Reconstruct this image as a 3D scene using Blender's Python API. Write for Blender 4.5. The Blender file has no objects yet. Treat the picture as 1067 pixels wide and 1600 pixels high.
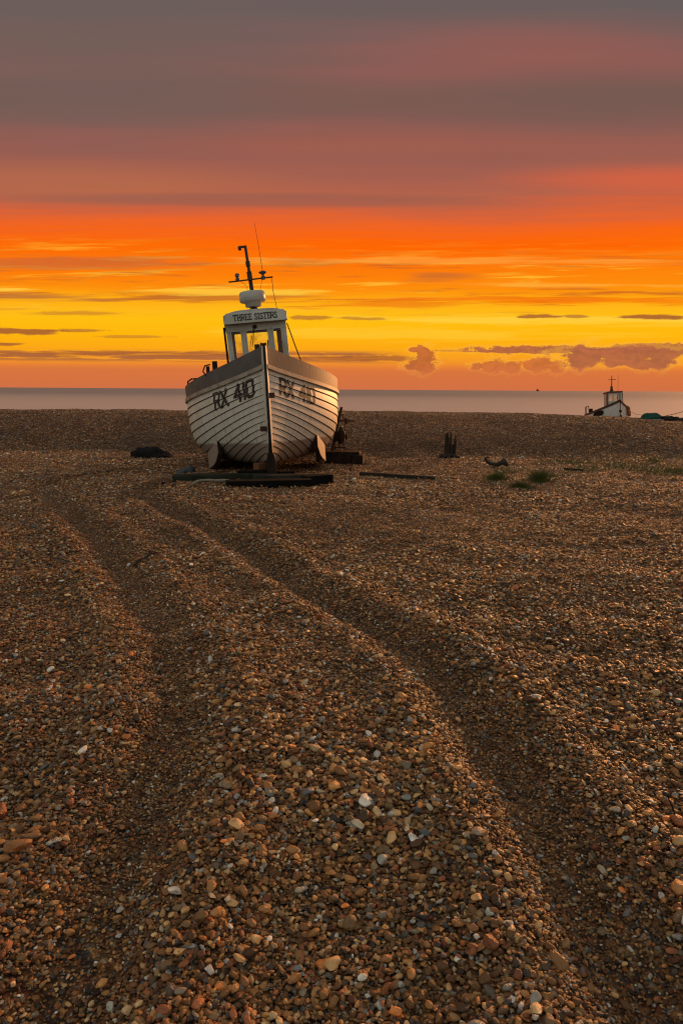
import bpy, bmesh, math, random
import numpy as np
from mathutils import Matrix, Vector, noise as mnoise
R = math.radians
sc = bpy.context.scene
COL = sc.collection
random.seed(4)
rng = np.random.default_rng(11)

# ------------------------------------------------------------------ camera
CH = 1.5                      # eye height
F = 1150.0                    # focal length in pixels of the 1067 x 1600 frame
PITCH = math.atan(191.5 / F)
ROLL = R(0.36)
CAM_M = Matrix.Rotation(math.pi / 2 - PITCH, 3, 'X') @ Matrix.Rotation(ROLL, 3, 'Z')
cd = bpy.data.cameras.new('camera'); cam = bpy.data.objects.new('camera', cd); COL.objects.link(cam)
cam.matrix_world = Matrix.Translation((0, 0, CH)) @ CAM_M.to_4x4()
cd.sensor_width = 36; cd.lens = 36 * F / 1600; cd.clip_start = 0.05; cd.clip_end = 60000
sc.camera = cam

def ray(px, py):
    return CAM_M @ Vector(((px - 533.5) / F, (800 - py) / F, -1.0))
def at(px, py, z=0.0):
    d = ray(px, py); t = (z - CH) / d.z
    return Vector((d.x * t, d.y * t, z))
def atY(px, py, Y):
    d = ray(px, py); t = Y / d.y
    return Vector((d.x * t, Y, CH + d.z * t))
def azel(px, py):
    d = ray(px, py).normalized()
    return math.atan2(d.x, d.y), math.atan2(d.z, d.y)

# ------------------------------------------------------------------ colour + node helpers
def lin(r, g, b):
    f = lambda c: (c / 12.92) if c <= 0.04045 else ((c + 0.055) / 1.055) ** 2.4
    return (f(r / 255), f(g / 255), f(b / 255), 1.0)

class S:                                  # a socket with arithmetic
    def __init__(s, t, o): s.t, s.o = t, o
    def _m(s, op, *a):
        n = s.t.nodes.new('ShaderNodeMath'); n.operation = op
        for i, x in enumerate((s,) + a):
            if isinstance(x, S): s.t.links.new(x.o, n.inputs[i])
            else: n.inputs[i].default_value = x
        return S(s.t, n.outputs[0])
    def __add__(s, o): return s._m('ADD', o)
    __radd__ = __add__
    def __sub__(s, o): return s._m('SUBTRACT', o)
    def __rsub__(s, o): return (s * -1.0) + o
    def __mul__(s, o): return s._m('MULTIPLY', o)
    __rmul__ = __mul__
    def __truediv__(s, o): return s._m('DIVIDE', o)
    def mx(s, o): return s._m('MAXIMUM', o)
    def mn(s, o): return s._m('MINIMUM', o)
    def pw(s, o): return s._m('POWER', o)
    def sqrt(s): return s._m('SQRT')
    def step(s, a, b, lo=0.0, hi=1.0):     # smoothstep between a and b
        n = s.t.nodes.new('ShaderNodeMapRange'); n.interpolation_type = 'SMOOTHSTEP'
        s.t.links.new(s.o, n.inputs[0])
        for i, x in enumerate((a, b, lo, hi)): n.inputs[i + 1].default_value = x
        return S(s.t, n.outputs[0])

def vec(t, x, y, z):
    n = t.nodes.new('ShaderNodeCombineXYZ')
    for i, a in enumerate((x, y, z)):
        if isinstance(a, S): t.links.new(a.o, n.inputs[i])
        else: n.inputs[i].default_value = a
    return n.outputs[0]
def noise(t, v, scale, detail=4, rough=0.55, dist=0.0, w=None):
    n = t.nodes.new('ShaderNodeTexNoise')
    if w is not None:
        n.noise_dimensions = '4D'
        t.links.new(w, n.inputs['W'])
    if v is not None: t.links.new(v, n.inputs['Vector'])
    n.inputs['Scale'].default_value = scale; n.inputs['Detail'].default_value = detail
    n.inputs['Roughness'].default_value = rough; n.inputs['Distortion'].default_value = dist
    return S(t, n.outputs[0])
def mixc(t, f, a, b, mode='MIX'):
    n = t.nodes.new('ShaderNodeMix'); n.data_type = 'RGBA'; n.blend_type = mode
    if isinstance(f, S): t.links.new(f.o, n.inputs[0])
    else: n.inputs[0].default_value = f
    for k, x in ((6, a), (7, b)):
        if isinstance(x, (tuple, list)): n.inputs[k].default_value = x
        else: t.links.new(x, n.inputs[k])
    return n.outputs[2]
def ramp(t, f, stops, interp='LINEAR'):
    n = t.nodes.new('ShaderNodeValToRGB'); cr = n.color_ramp; cr.interpolation = interp
    t.links.new(f.o, n.inputs[0])
    while len(cr.elements) < len(stops): cr.elements.new(0.5)
    for e, (p, c) in zip(cr.elements, stops): e.position = p
    for e, (p, c) in zip(cr.elements, stops): e.color = c
    return n.outputs[0]

# ------------------------------------------------------------------ world: sunset sky
SUN_AZ, SUN_EL = R(30), R(8.0)          # azimuth measured from +Y (view) towards +X (right)
w = bpy.data.worlds.new('World'); sc.world = w; w.use_nodes = True
t = w.node_tree; t.nodes.clear()
tc = t.nodes.new('ShaderNodeTexCoord')
sep = t.nodes.new('ShaderNodeSeparateXYZ'); t.links.new(tc.outputs['Generated'], sep.inputs[0])
X, Y, Z = (S(t, sep.outputs[i]) for i in range(3))
az = X._m('ARCTAN2', Y)
ele = Z._m('ARCSINE')
el = Z._m('ARCTAN2', Y.mx((X * X + Y * Y).sqrt() * 0.5).mx(0.001))   # layers of cloud run level across the view
E = lambda y: azel(533, y)[1]
warp = noise(t, vec(t, az * 0.7, el * 14.0, 0.0), 1.0, 3, 0.5)
warp2 = noise(t, vec(t, az * 2.4, el * 40.0 - az * 0.8, 3.7), 1.0, 5, 0.6)
elw = el + (warp - 0.5) * 0.024 * el.step(0.05, 0.2) + (warp2 - 0.5) * 0.026 * el.step(0.06, 0.14) * el.step(0.5, 0.2)
warp3 = noise(t, vec(t, az * 3.0, el * 75.0 - az * 2.0, 6.1), 1.0, 5, 0.6, 0.3)
elw = elw + (warp3 - 0.5) * 0.040 * el.step(E(420), E(370)) * el.step(E(240), E(310))
# the glow reaches higher towards the right, where the sun is
elw = elw + el.step(E(400), E(330)) * 0.004 - az.step(0.10, 0.46) * 0.016 * el.step(0.05, 0.22) * el.step(0.5, 0.3)
front_stops = [(609, (208, 112, 72)), (600, (212, 113, 64)), (582, (224, 120, 56)), (572, (236, 134, 48)), (560, (248, 158, 34)), (545, (253, 168, 20)),
               (520, (255, 184, 12)), (498, (255, 190, 18)), (482, (255, 183, 24)), (468, (254, 170, 18)), (452, (253, 142, 12)), (430, (253, 126, 10)),
               (405, (253, 116, 8)), (385, (252, 105, 6)), (365, (247, 101, 22)), (345, (232, 100, 44)), (325, (206, 98, 62)), (300, (180, 99, 74)),
               (270, (166, 96, 77)), (235, (148, 93, 80)), (200, (136, 91, 81)), (150, (126, 90, 82)), (90, (126, 93, 87)), (40, (112, 94, 92)), (0, (103, 95, 96))]
EMAX = 1.57
st = [(max(0, E(y)) / EMAX, lin(*c)) for y, c in front_stops] + [(0.85 / EMAX, lin(126, 120, 116)), (1.25 / EMAX, lin(160, 158, 148))]
front = ramp(t, elw * (1 / EMAX), st)
# upper cloud deck: soft mauve and rose patches
n1 = noise(t, vec(t, az * 0.9 + 4.0, el * 15.0, 1.3), 1.0, 4, 0.5)
up = el.step(E(330), E(200))
front = mixc(t, n1.step(0.38, 0.74) * up * 0.7, front, lin(170, 96, 88))
n2 = noise(t, vec(t, az * 1.0 - 2.0, el * 17.0, 8.1), 1.0, 4, 0.5)
front = mixc(t, n2.step(0.40, 0.76) * el.step(E(300), E(190)) * 0.5, front, lin(112, 90, 84))
def blob(px, py, rx, ry):               # 1 at the centre, 0 at the rim of an ellipse given in frame pixels
    a, e = azel(px, py)
    u = (az - a) * (F / rx); v = (el - e) * (F / ry)
    return 1.0 - (u * u + v * v).sqrt()
# two broad rose patches and the grey band under the right one
front = mixc(t, (blob(860, 90, 420, 75) + (n1 - 0.5) * 0.9).step(0.0, 0.9) * 0.75, front, lin(148, 92, 84))
front = mixc(t, (blob(960, 150, 420, 55) + (n2 - 0.5) * 0.7).step(0.0, 0.8) * 0.8, front, lin(116, 90, 82))
front = mixc(t, (blob(1060, 280, 300, 26) + (n2 - 0.5) * 0.8).step(0.0, 0.9) * 0.6, front, lin(226, 98, 58))
front = mixc(t, (blob(600, 225, 520, 26) + (n1 - 0.5) * 0.8).step(0.0, 0.9) * 0.45, front, lin(168, 94, 76))
front = mixc(t, (blob(100, 285, 420, 36) + (n1 - 0.5) * 0.8).step(0.0, 0.9) * 0.6, front, lin(184, 108, 74))
front = mixc(t, (blob(420, 313, 420, 12) + (n1 - 0.5) * 0.9).step(0.0, 0.6) * 0.45, front, lin(140, 92, 80))
front = mixc(t, (blob(120, 120, 420, 130) + (n2 - 0.5) * 0.9).step(0.0, 0.9) * 0.6, front, lin(112, 95, 88))
# streaked orange bank: dark bars and bright gaps
s1 = noise(t, vec(t, az * 3.2 + el * 5.0, el * 62.0 - az * 1.6, 0.4), 1.0, 6, 0.62, 0.4)
s2 = noise(t, vec(t, az * 4.0 - 7.0, el * 85.0 + az * 1.5, 5.2), 1.0, 6, 0.6, 0.5)
s3 = noise(t, vec(t, az * 10.0, el * 230.0 - az * 5.0, 2.2), 1.0, 5, 0.6, 0.3)
band = el.step(E(500), E(470)) * el.step(E(360), E(415))
front = mixc(t, (s1 + (s3 - 0.5) * 0.7).step(0.52, 0.72) * band * 0.85, front, lin(255, 196, 52))
front = mixc(t, (s2 + (s3 - 0.5) * 0.7).step(0.52, 0.70) * band * 0.8, front, lin(204, 100, 32))
for (px, py, rx, ry, k, c) in ((90, 410, 260, 12, .75, (205, 100, 48)), (60, 464, 170, 8, .85, (188, 112, 52)), (330, 466, 200, 8, .8, (196, 112, 40)),
                               (680, 432, 70, 9, .8, (205, 108, 42)), (620, 475, 170, 8, .7, (238, 120, 18)), (900, 470, 260, 9, .75, (246, 112, 8)),
                               (330, 455, 190, 6, .9, (255, 196, 60)), (20, 452, 80, 5, .9, (255, 206, 70)), (760, 408, 420, 6, .6, (255, 165, 62)),
                               (930, 446, 260, 5, .7, (255, 176, 60)), (900, 500, 300, 10, .5, (255, 218, 80)), (620, 522, 330, 12, .45, (255, 206, 60)),
                               (740, 385, 420, 16, .5, (255, 96, 0))):
    front = mixc(t, (blob(px, py, rx, ry) + (s1 - 0.5) * 2.2 + (s3 - 0.5) * 2.4).step(-0.1, 0.75) * k, front, lin(*c))
# thin low bars
s4 = noise(t, vec(t, az * 9.0 + 1.0, el * 210.0, 9.0), 1.0, 6, 0.68, 0.4)
low = el.step(E(570), E(562)) * el.step(E(546), E(554))
front = mixc(t, s4.step(0.44, 0.52) * low * az.step(0.10, 0.02) * 0.95, front, lin(172, 100, 58))
fine = noise(t, vec(t, az * 30.0, el * 70.0, 1.0), 1.0, 6, 0.62, 0.5)
fine2 = noise(t, vec(t, az * 75.0, el * 95.0, 4.0), 1.0, 7, 0.68, 0.6)
for (px, py, rx, ry, k) in ((25, 517, 75, 6, .95), (130, 517, 40, 3, .7), (8, 538, 30, 4, .9), (200, 526, 60, 3, .5), (480, 497, 40, 4, .7), (570, 498, 45, 3, .6),
                            (838, 494, 36, 4, .9), (898, 494, 18, 3, .7), (1020, 495, 60, 4, .95), (110, 489, 90, 4, .45), (230, 553, 260, 5, .55), (560, 560, 130, 6, .8), (700, 548, 40, 2, .7)):
    front = mixc(t, (blob(px, py, rx, ry) + (fine - 0.5) * 1.6 + (s3 - 0.5) * 1.6).step(0.0, 0.5) * k, front, lin(172, 98, 46))
# cumulus bank low on the right
def cloud(blobs, amp, edge, k, c):
    global front; amp *= 2.0; edge *= 0.7
    m = None
    for b in blobs:
        q = blob(*b); m = q if m is None else m.mx(q)
    q = m + (fine2 - 0.5) * amp * 0.9 + (fine - 0.5) * amp * 0.9
    front = mixc(t, q.step(-0.45, 0.0) * k * 0.35, front, lin(255, 186, 62))      # sunlit rim
    front = mixc(t, (m + (fine2 - 0.5) * amp * 0.9 + (fine - 0.5) * amp * 0.9).step(0.0, edge) * k, front, mixc(t, (fine2 * 0.5 + fine * 0.5).step(0.38, 0.62), tuple(x * 0.82 for x in c[:3]) + (1,), tuple(x * q for x, q in zip(c[:3], (1.14, 1.08, 0.95))) + (1,)))
cloud([(905, 547, 170, 7), (1040, 544, 110, 8), (800, 549, 70, 3)], 0.9, 0.35, .95, lin(178, 101, 66))
cloud([(655, 572, 24, 13), (664, 556, 15, 17), (655, 547, 15, 4), (642, 573, 12, 9)], 1.0, 0.35, .92, lin(190, 102, 56))
cloud([(770, 571, 22, 11), (800, 573, 16, 11), (835, 571, 20, 10), (852, 568, 16, 12), (870, 572, 14, 11), (745, 572, 14, 7)], 1.1, 0.4, .85, lin(200, 106, 60))
cloud([(915, 556, 36, 19), (905, 562, 24, 17), (945, 552, 70, 11), (1026, 566, 26, 13), (1002, 569, 18, 12), (985, 562, 24, 10), (960, 566, 16, 8), (1000, 552, 70, 12)], 0.9, 0.4, .93, lin(178, 101, 70))
# rosy haze layer sitting on the horizon
hz = el.step(E(567), E(581))
front = mixc(t, hz * (0.55 + (warp2 - 0.5) * 1.2), front, lin(211, 114, 66))
# the sky behind the camera: plain dusk, plus a physical sky of the same sun
back = ramp(t, ele, [(0.0, lin(150, 138, 126)), (0.12, lin(160, 153, 142)), (0.45, lin(153, 153, 142)), (1.0, lin(162, 160, 148))])
hyp = (X * X + Y * Y).sqrt().mx(0.001)
fb = (Y / hyp).step(-0.35, 0.75)
sunside = (X / hyp).step(0.2, 1.0) * ele.step(0.5, 0.0)
back = mixc(t, sunside * 0.6, back, lin(235, 130, 70))
sky = mixc(t, fb, back, front)
nis = t.nodes.new('ShaderNodeTexSky'); nis.sky_type = 'NISHITA'; nis.sun_disc = False
nis.sun_elevation = SUN_EL; nis.sun_rotation = SUN_AZ
b1 = t.nodes.new('ShaderNodeBackground'); t.links.new(sky, b1.inputs[0]); b1.inputs[1].default_value = 1.0
bk = t.nodes.new('ShaderNodeMix'); bk.data_type = 'RGBA'
b2 = t.nodes.new('ShaderNodeBackground'); t.links.new(nis.outputs[0], b2.inputs[0])
t.links.new(((1.0 - fb) * 0.05).o, b2.inputs[1])
t.nodes.remove(bk)
ad = t.nodes.new('ShaderNodeAddShader'); t.links.new(b1.outputs[0], ad.inputs[0]); t.links.new(b2.outputs[0], ad.inputs[1])
wo = t.nodes.new('ShaderNodeOutputWorld'); t.links.new(ad.outputs[0], wo.inputs[0])
w.cycles.sampling_method = 'MANUAL'; w.cycles.sample_map_resolution = 512

sl = bpy.data.lights.new('sun', 'SUN'); so = bpy.data.objects.new('sun', sl); COL.objects.link(so)
sl.energy = 2.6; sl.angle = R(2.5); sl.color = (1.0, 0.40, 0.13)
sd = Vector((math.sin(SUN_AZ) * math.cos(SUN_EL), math.cos(SUN_AZ) * math.cos(SUN_EL), math.sin(SUN_EL)))
so.rotation_euler = sd.to_track_quat('Z', 'Y').to_euler(); so.location = (40, 30, 20)

sc.view_settings.view_transform = 'Standard'; sc.view_settings.look = 'None'
sc.view_settings.exposure = 0.0; sc.view_settings.gamma = 1.0; sc.view_settings.use_curve_mapping = False
sc.render.engine = 'CYCLES'
sc.cycles.use_denoising = True; sc.cycles.filter_width = 1.15
sc.cycles.max_bounces = 5; sc.cycles.diffuse_bounces = 1; sc.cycles.glossy_bounces = 2; sc.cycles.transparent_max_bounces = 12
sc.cycles.sample_clamp_indirect = 3.0; sc.cycles.sample_clamp_direct = 8.0; sc.cycles.denoising_prefilter = 'ACCURATE'
sc.render.film_transparent = False

# ------------------------------------------------------------------ materials
def mat(name):
    m = bpy.data.materials.new(name); m.use_nodes = True
    t = m.node_tree; b = t.nodes['Principled BSDF']
    return m, t, b
def objco(t):
    n = t.nodes.new('ShaderNodeTexCoord'); return n.outputs['Object']
def bump(t, b, h, strength=0.3, dist=0.01):
    n = t.nodes.new('ShaderNodeBump'); n.inputs['Strength'].default_value = strength; n.inputs['Distance'].default_value = dist
    t.links.new(h.o if isinstance(h, S) else h, n.inputs['Height']); t.links.new(n.outputs[0], b.inputs['Normal'])
def simple(name, c, c2=None, rough=0.6, scale=6.0, metal=0.0, bs=0.25, bd=0.006, spec=0.4, bands=None):
    m, t, b = mat(name)
    co = objco(t)
    if bands:
        mp = t.nodes.new('ShaderNodeMapping'); mp.inputs['Scale'].default_value = bands; t.links.new(co, mp.inputs[0]); co = mp.outputs[0]
    n = noise(t, co, scale, 6, 0.6)
    t.links.new(mixc(t, n.step(0.35, 0.68), (*c, 1), (*(c2 or [x * 0.6 for x in c]), 1)), b.inputs['Base Color'])
    b.inputs['Roughness'].default_value = rough; b.inputs['Metallic'].default_value = metal
    b.inputs['Specular IOR Level'].default_value = spec
    bump(t, b, noise(t, co, scale * 4, 5, 0.6), bs, bd)
    return m
M = {}
def hull_paint(name, white, dirt, wl, bottom):
    m, t, b = mat(name)
    co = objco(t); sp = t.nodes.new('ShaderNodeSeparateXYZ'); t.links.new(co, sp.inputs[0])
    x, y, z = (S(t, sp.outputs[i]) for i in range(3))
    n = noise(t, vec(t, x * 2.0, y * 2.0, z * 0.8), 2.2, 7, 0.62)
    st = noise(t, vec(t, x * 7.0, y * 7.0, z * 0.7), 2.0, 5, 0.6)      # vertical runs
    col = mixc(t, n.step(0.40, 0.75) * 0.55, white, dirt)
    col = mixc(t, st.step(0.53, 0.70) * 0.6, col, (0.30, 0.21, 0.12, 1))
    ru = noise(t, vec(t, x * 16.0, y * 16.0, z * 0.9), 1.0, 4, 0.6); rm = noise(t, vec(t, x, y, z), 2.3, 3, 0.5)
    col = mixc(t, ru.step(0.60, 0.72) * rm.step(0.50, 0.62) * 0.75, col, (0.20, 0.085, 0.03, 1))
    edge = z + (n - 0.5) * 0.10
    col = mixc(t, edge.step(wl + 0.03, wl - 0.02), col, bottom)
    spk = noise(t, co, 26.0, 4, 0.7)
    col = mixc(t, spk.step(0.68, 0.74) * 0.7, col, (0.16, 0.10, 0.06, 1))
    t.links.new(col, b.inputs['Base Color'])
    b.inputs['Roughness'].default_value = 0.5
    bump(t, b, noise(t, co, 9.0, 5, 0.6), 0.25, 0.008)
    return m
M['hull'] = hull_paint('white hull paint', (0.70, 0.70, 0.61, 1), (0.50, 0.47, 0.37, 1), 0.58, (0.30, 0.25, 0.21, 1))
M['hull_far'] = hull_paint('far hull paint', (0.74, 0.76, 0.72, 1), (0.55, 0.52, 0.45, 1), 0.2, (0.25, 0.16, 0.12, 1))
M['seam'] = simple('lap dirt and shade', (0.045, 0.022, 0.013), (0.17, 0.10, 0.06), 0.8, 2.2)  # plank lap lines: brown dirt with the lap shadow put into the colour
M['bulwark'] = simple('grey bulwark paint', (0.115, 0.12, 0.115), (0.085, 0.085, 0.08), 0.55, 3.0, spec=0.5)
M['rail'] = simple('pale rail paint', (0.42, 0.38, 0.32), (0.26, 0.21, 0.16), 0.5, 5)
M['iron'] = simple('dark iron', (0.014, 0.010, 0.008), (0.034, 0.018, 0.011), 0.75, 12, 0.0, spec=0.15)
M['rust'] = simple('rusty iron', (0.09, 0.035, 0.016), (0.03, 0.016, 0.012), 0.8, 10, 0.2)
M['cabin'] = simple('cabin white paint', (0.52, 0.53, 0.47), (0.38, 0.37, 0.31), 0.45, 2.6)
M['cabin_in'] = simple('cabin lining', (0.46, 0.24, 0.09), (0.24, 0.12, 0.05), 0.7, 5)
M['radar'] = simple('radar plastic', (0.50, 0.50, 0.46), (0.42, 0.41, 0.37), 0.4, 5)
M['black'] = simple('black lettering', (0.012, 0.012, 0.014), (0.03, 0.028, 0.026), 0.6, 20)
M['mast'] = simple('weathered mast', (0.07, 0.03, 0.016), (0.03, 0.016, 0.010), 0.6, 10)
M['timber'] = simple('tarred timber', (0.010, 0.009, 0.008), (0.005, 0.005, 0.0045), 0.9, 3, bands=(1, 8, 8), bs=0.6, bd=0.01, spec=0.08)
M['timber_grey'] = simple('grey timber', (0.05, 0.048, 0.04), (0.02, 0.018, 0.016), 0.9, 3, bands=(1, 8, 8), bs=0.6, bd=0.01, spec=0.08)
M['timber_green'] = simple('mossy timber', (0.035, 0.040, 0.026), (0.018, 0.019, 0.014), 0.9, 3, bands=(1, 8, 8), bs=0.6, bd=0.01, spec=0.08)
M['timber_red'] = simple('orange timber', (0.20, 0.075, 0.028), (0.10, 0.04, 0.018), 0.8, 5)
M['tarp'] = simple('black tarpaulin', (0.010, 0.010, 0.011), (0.018, 0.017, 0.018), 0.75, 8, bs=0.8, bd=0.03, spec=0.15)
M['bluegrey'] = simple('blue grey plastic', (0.06, 0.075, 0.085), (0.035, 0.042, 0.05), 0.6, 8)
M['rope'] = simple('pale rope', (0.30, 0.27, 0.20), (0.16, 0.14, 0.10), 0.9, 40)
M['darkrope'] = simple('dark line', (0.06, 0.045, 0.035), None, 0.9, 40)
M['net'] = simple('green net', (0.02, 0.13, 0.092), (0.010, 0.055, 0.042), 0.9, 26, bs=1.0, bd=0.05)
M['net_dark'] = simple('dark net', (0.035, 0.022, 0.018), (0.012, 0.010, 0.010), 0.9, 20, bs=1.0, bd=0.05)
M['pale'] = simple('pale board', (0.35, 0.30, 0.25), (0.22, 0.18, 0.15), 0.8, 8)
M['orange'] = simple('orange float', (0.42, 0.11, 0.02), (0.25, 0.06, 0.015), 0.6, 8)
M['brownrail'] = simple('brown gunwale paint', (0.10, 0.045, 0.026), (0.06, 0.03, 0.02), 0.6, 6)
M['redtrim'] = simple('red trim paint', (0.22, 0.05, 0.03), (0.14, 0.04, 0.03), 0.6, 6)
M['deck'] = simple('deck boards', (0.16, 0.12, 0.08), (0.09, 0.07, 0.05), 0.8, 4)
M['grass'] = simple('beach grass', (0.075, 0.095, 0.018), (0.13, 0.115, 0.030), 0.8, 14)
M['wood_drift'] = simple('driftwood', (0.045, 0.030, 0.020), (0.02, 0.014, 0.010), 0.85, 6, bands=(1, 5, 5))
M['lamp'] = simple('lamp housing', (0.10, 0.085, 0.075), (0.05, 0.04, 0.035), 0.4, 10)
m, t, b = mat('worn lettering'); co = objco(t)
n = noise(t, co, 9.0, 6, 0.7)
t.links.new(mixc(t, n.step(0.72, 0.84), (0.008, 0.014, 0.014, 1), (0.58, 0.56, 0.50, 1)), b.inputs['Base Color']); b.inputs['Roughness'].default_value = 0.6
M['worn'] = m
m, t, b = mat('window glass'); t.nodes.remove(b)
tr = t.nodes.new('ShaderNodeBsdfTransparent'); tr.inputs[0].default_value = (0.90, 0.88, 0.84, 1)
gl = t.nodes.new('ShaderNodeBsdfGlossy'); gl.inputs['Roughness'].default_value = 0.03
di = t.nodes.new('ShaderNodeBsdfTranslucent'); di.inputs[0].default_value = (0.60, 0.46, 0.28, 1)
fr = t.nodes.new('ShaderNodeFresnel'); fr.inputs[0].default_value = 1.45
mx = t.nodes.new('ShaderNodeMixShader'); t.links.new(fr.outputs[0], mx.inputs[0]); t.links.new(tr.outputs[0], mx.inputs[1]); t.links.new(gl.outputs[0], mx.inputs[2])
m2 = t.nodes.new('ShaderNodeMixShader'); t.links.new((noise(t, objco(t), 5.0, 5, 0.6).step(0.35, 0.75) * 0.5).o, m2.inputs[0])
t.links.new(mx.outputs[0], m2.inputs[1]); t.links.new(di.outputs[0], m2.inputs[2])
t.links.new(m2.outputs[0], t.nodes['Material Output'].inputs[0])
M['glass'] = m

PEB = [(0.00, (0.150, 0.066, 0.021)), (0.16, (0.240, 0.112, 0.034)), (0.35, (0.315, 0.152, 0.046)), (0.48, (0.205, 0.066, 0.024)), (0.58, (0.37, 0.220, 0.088)),
       (0.68, (0.115, 0.072, 0.036)), (0.76, (0.42, 0.28, 0.135)), (0.82, (0.045, 0.042, 0.040)), (0.875, (0.25, 0.205, 0.14)), (0.925, (0.125, 0.140, 0.140)), (0.945, (0.42, 0.41, 0.35)), (0.976, (0.46, 0.44, 0.37)), (0.985, (0.50, 0.16, 0.035))]
def peb_ramp(t, f): return ramp(t, f, [(p, (*c, 1)) for p, c in PEB], 'CONSTANT')
m, t, b = mat('flint pebble')
oi = t.nodes.new('ShaderNodeObjectInfo'); rnd = S(t, oi.outputs['Random'])
co = objco(t)
col = peb_ramp(t, rnd)
mot = noise(t, co, 1.6, 5, 0.65, 0.3, w=(rnd * 57.0).o)
col = mixc(t, mot.step(0.42, 0.72) * 0.5, col, (0.115, 0.055, 0.024, 1))
mot2 = noise(t, co, 5.0, 5, 0.7, 0.2, w=(rnd * 91.0).o)
col = mixc(t, mot2.step(0.56, 0.74) * 0.45, col, (0.42, 0.34, 0.23, 1))
hsv = t.nodes.new('ShaderNodeHueSaturation'); t.links.new(col, hsv.inputs['Color'])
r2 = (rnd * 613.7)._m('FRACT'); at_ = t.nodes.new('ShaderNodeAttribute'); at_.attribute_type = 'INSTANCER'; at_.attribute_name = 'tone'
t.links.new(((r2.pw(1.6) * 2.0 + 0.55) * S(t, at_.outputs['Fac'])).o, hsv.inputs['Value'])
t.links.new(hsv.outputs[0], b.inputs['Base Color'])
b.inputs['Roughness'].default_value = 0.42; b.inputs['Specular IOR Level'].default_value = 0.45
bump(t, b, noise(t, co, 4.0, 4, 0.6, w=(rnd * 31.0).o), 0.35, 0.05)
M['pebble'] = m
m, t, b = mat('shingle ground')
co = objco(t)
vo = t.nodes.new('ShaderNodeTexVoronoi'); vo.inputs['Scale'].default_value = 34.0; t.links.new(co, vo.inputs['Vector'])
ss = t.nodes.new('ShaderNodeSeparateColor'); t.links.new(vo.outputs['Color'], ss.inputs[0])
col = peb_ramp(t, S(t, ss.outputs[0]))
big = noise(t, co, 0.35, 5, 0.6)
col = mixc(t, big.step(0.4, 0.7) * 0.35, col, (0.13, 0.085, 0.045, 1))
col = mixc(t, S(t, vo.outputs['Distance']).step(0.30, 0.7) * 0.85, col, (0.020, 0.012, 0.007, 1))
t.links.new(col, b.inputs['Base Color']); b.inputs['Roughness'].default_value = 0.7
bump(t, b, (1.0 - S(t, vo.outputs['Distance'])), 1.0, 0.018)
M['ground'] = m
m, t, b = mat('sea water')
co = objco(t)
mp = t.nodes.new('ShaderNodeMapping'); mp.inputs['Scale'].default_value = (0.02, 0.09, 1); t.links.new(co, mp.inputs[0])
n = noise(t, mp.outputs[0], 1.0, 6, 0.55)
sp = t.nodes.new('ShaderNodeSeparateXYZ'); t.links.new(co, sp.inputs[0])
shal = (S(t, sp.outputs[1]) + (n - 0.5) * 160.0).step(650.0, 120.0)        # silty shallows near the shore are paler
t.links.new(mixc(t, shal, mixc(t, n.step(0.35, 0.7) * 0.5, (0.36, 0.31, 0.29, 1), (0.30, 0.27, 0.25, 1)), (0.66, 0.50, 0.42, 1)), b.inputs['Base Color'])
b.inputs['Roughness'].default_value = 0.85; b.inputs['Specular IOR Level'].default_value = 0.06
bump(t, b, noise(t, mp.outputs[0], 4.0, 6, 0.6), 0.5, 0.6)
M['sea'] = m

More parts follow.
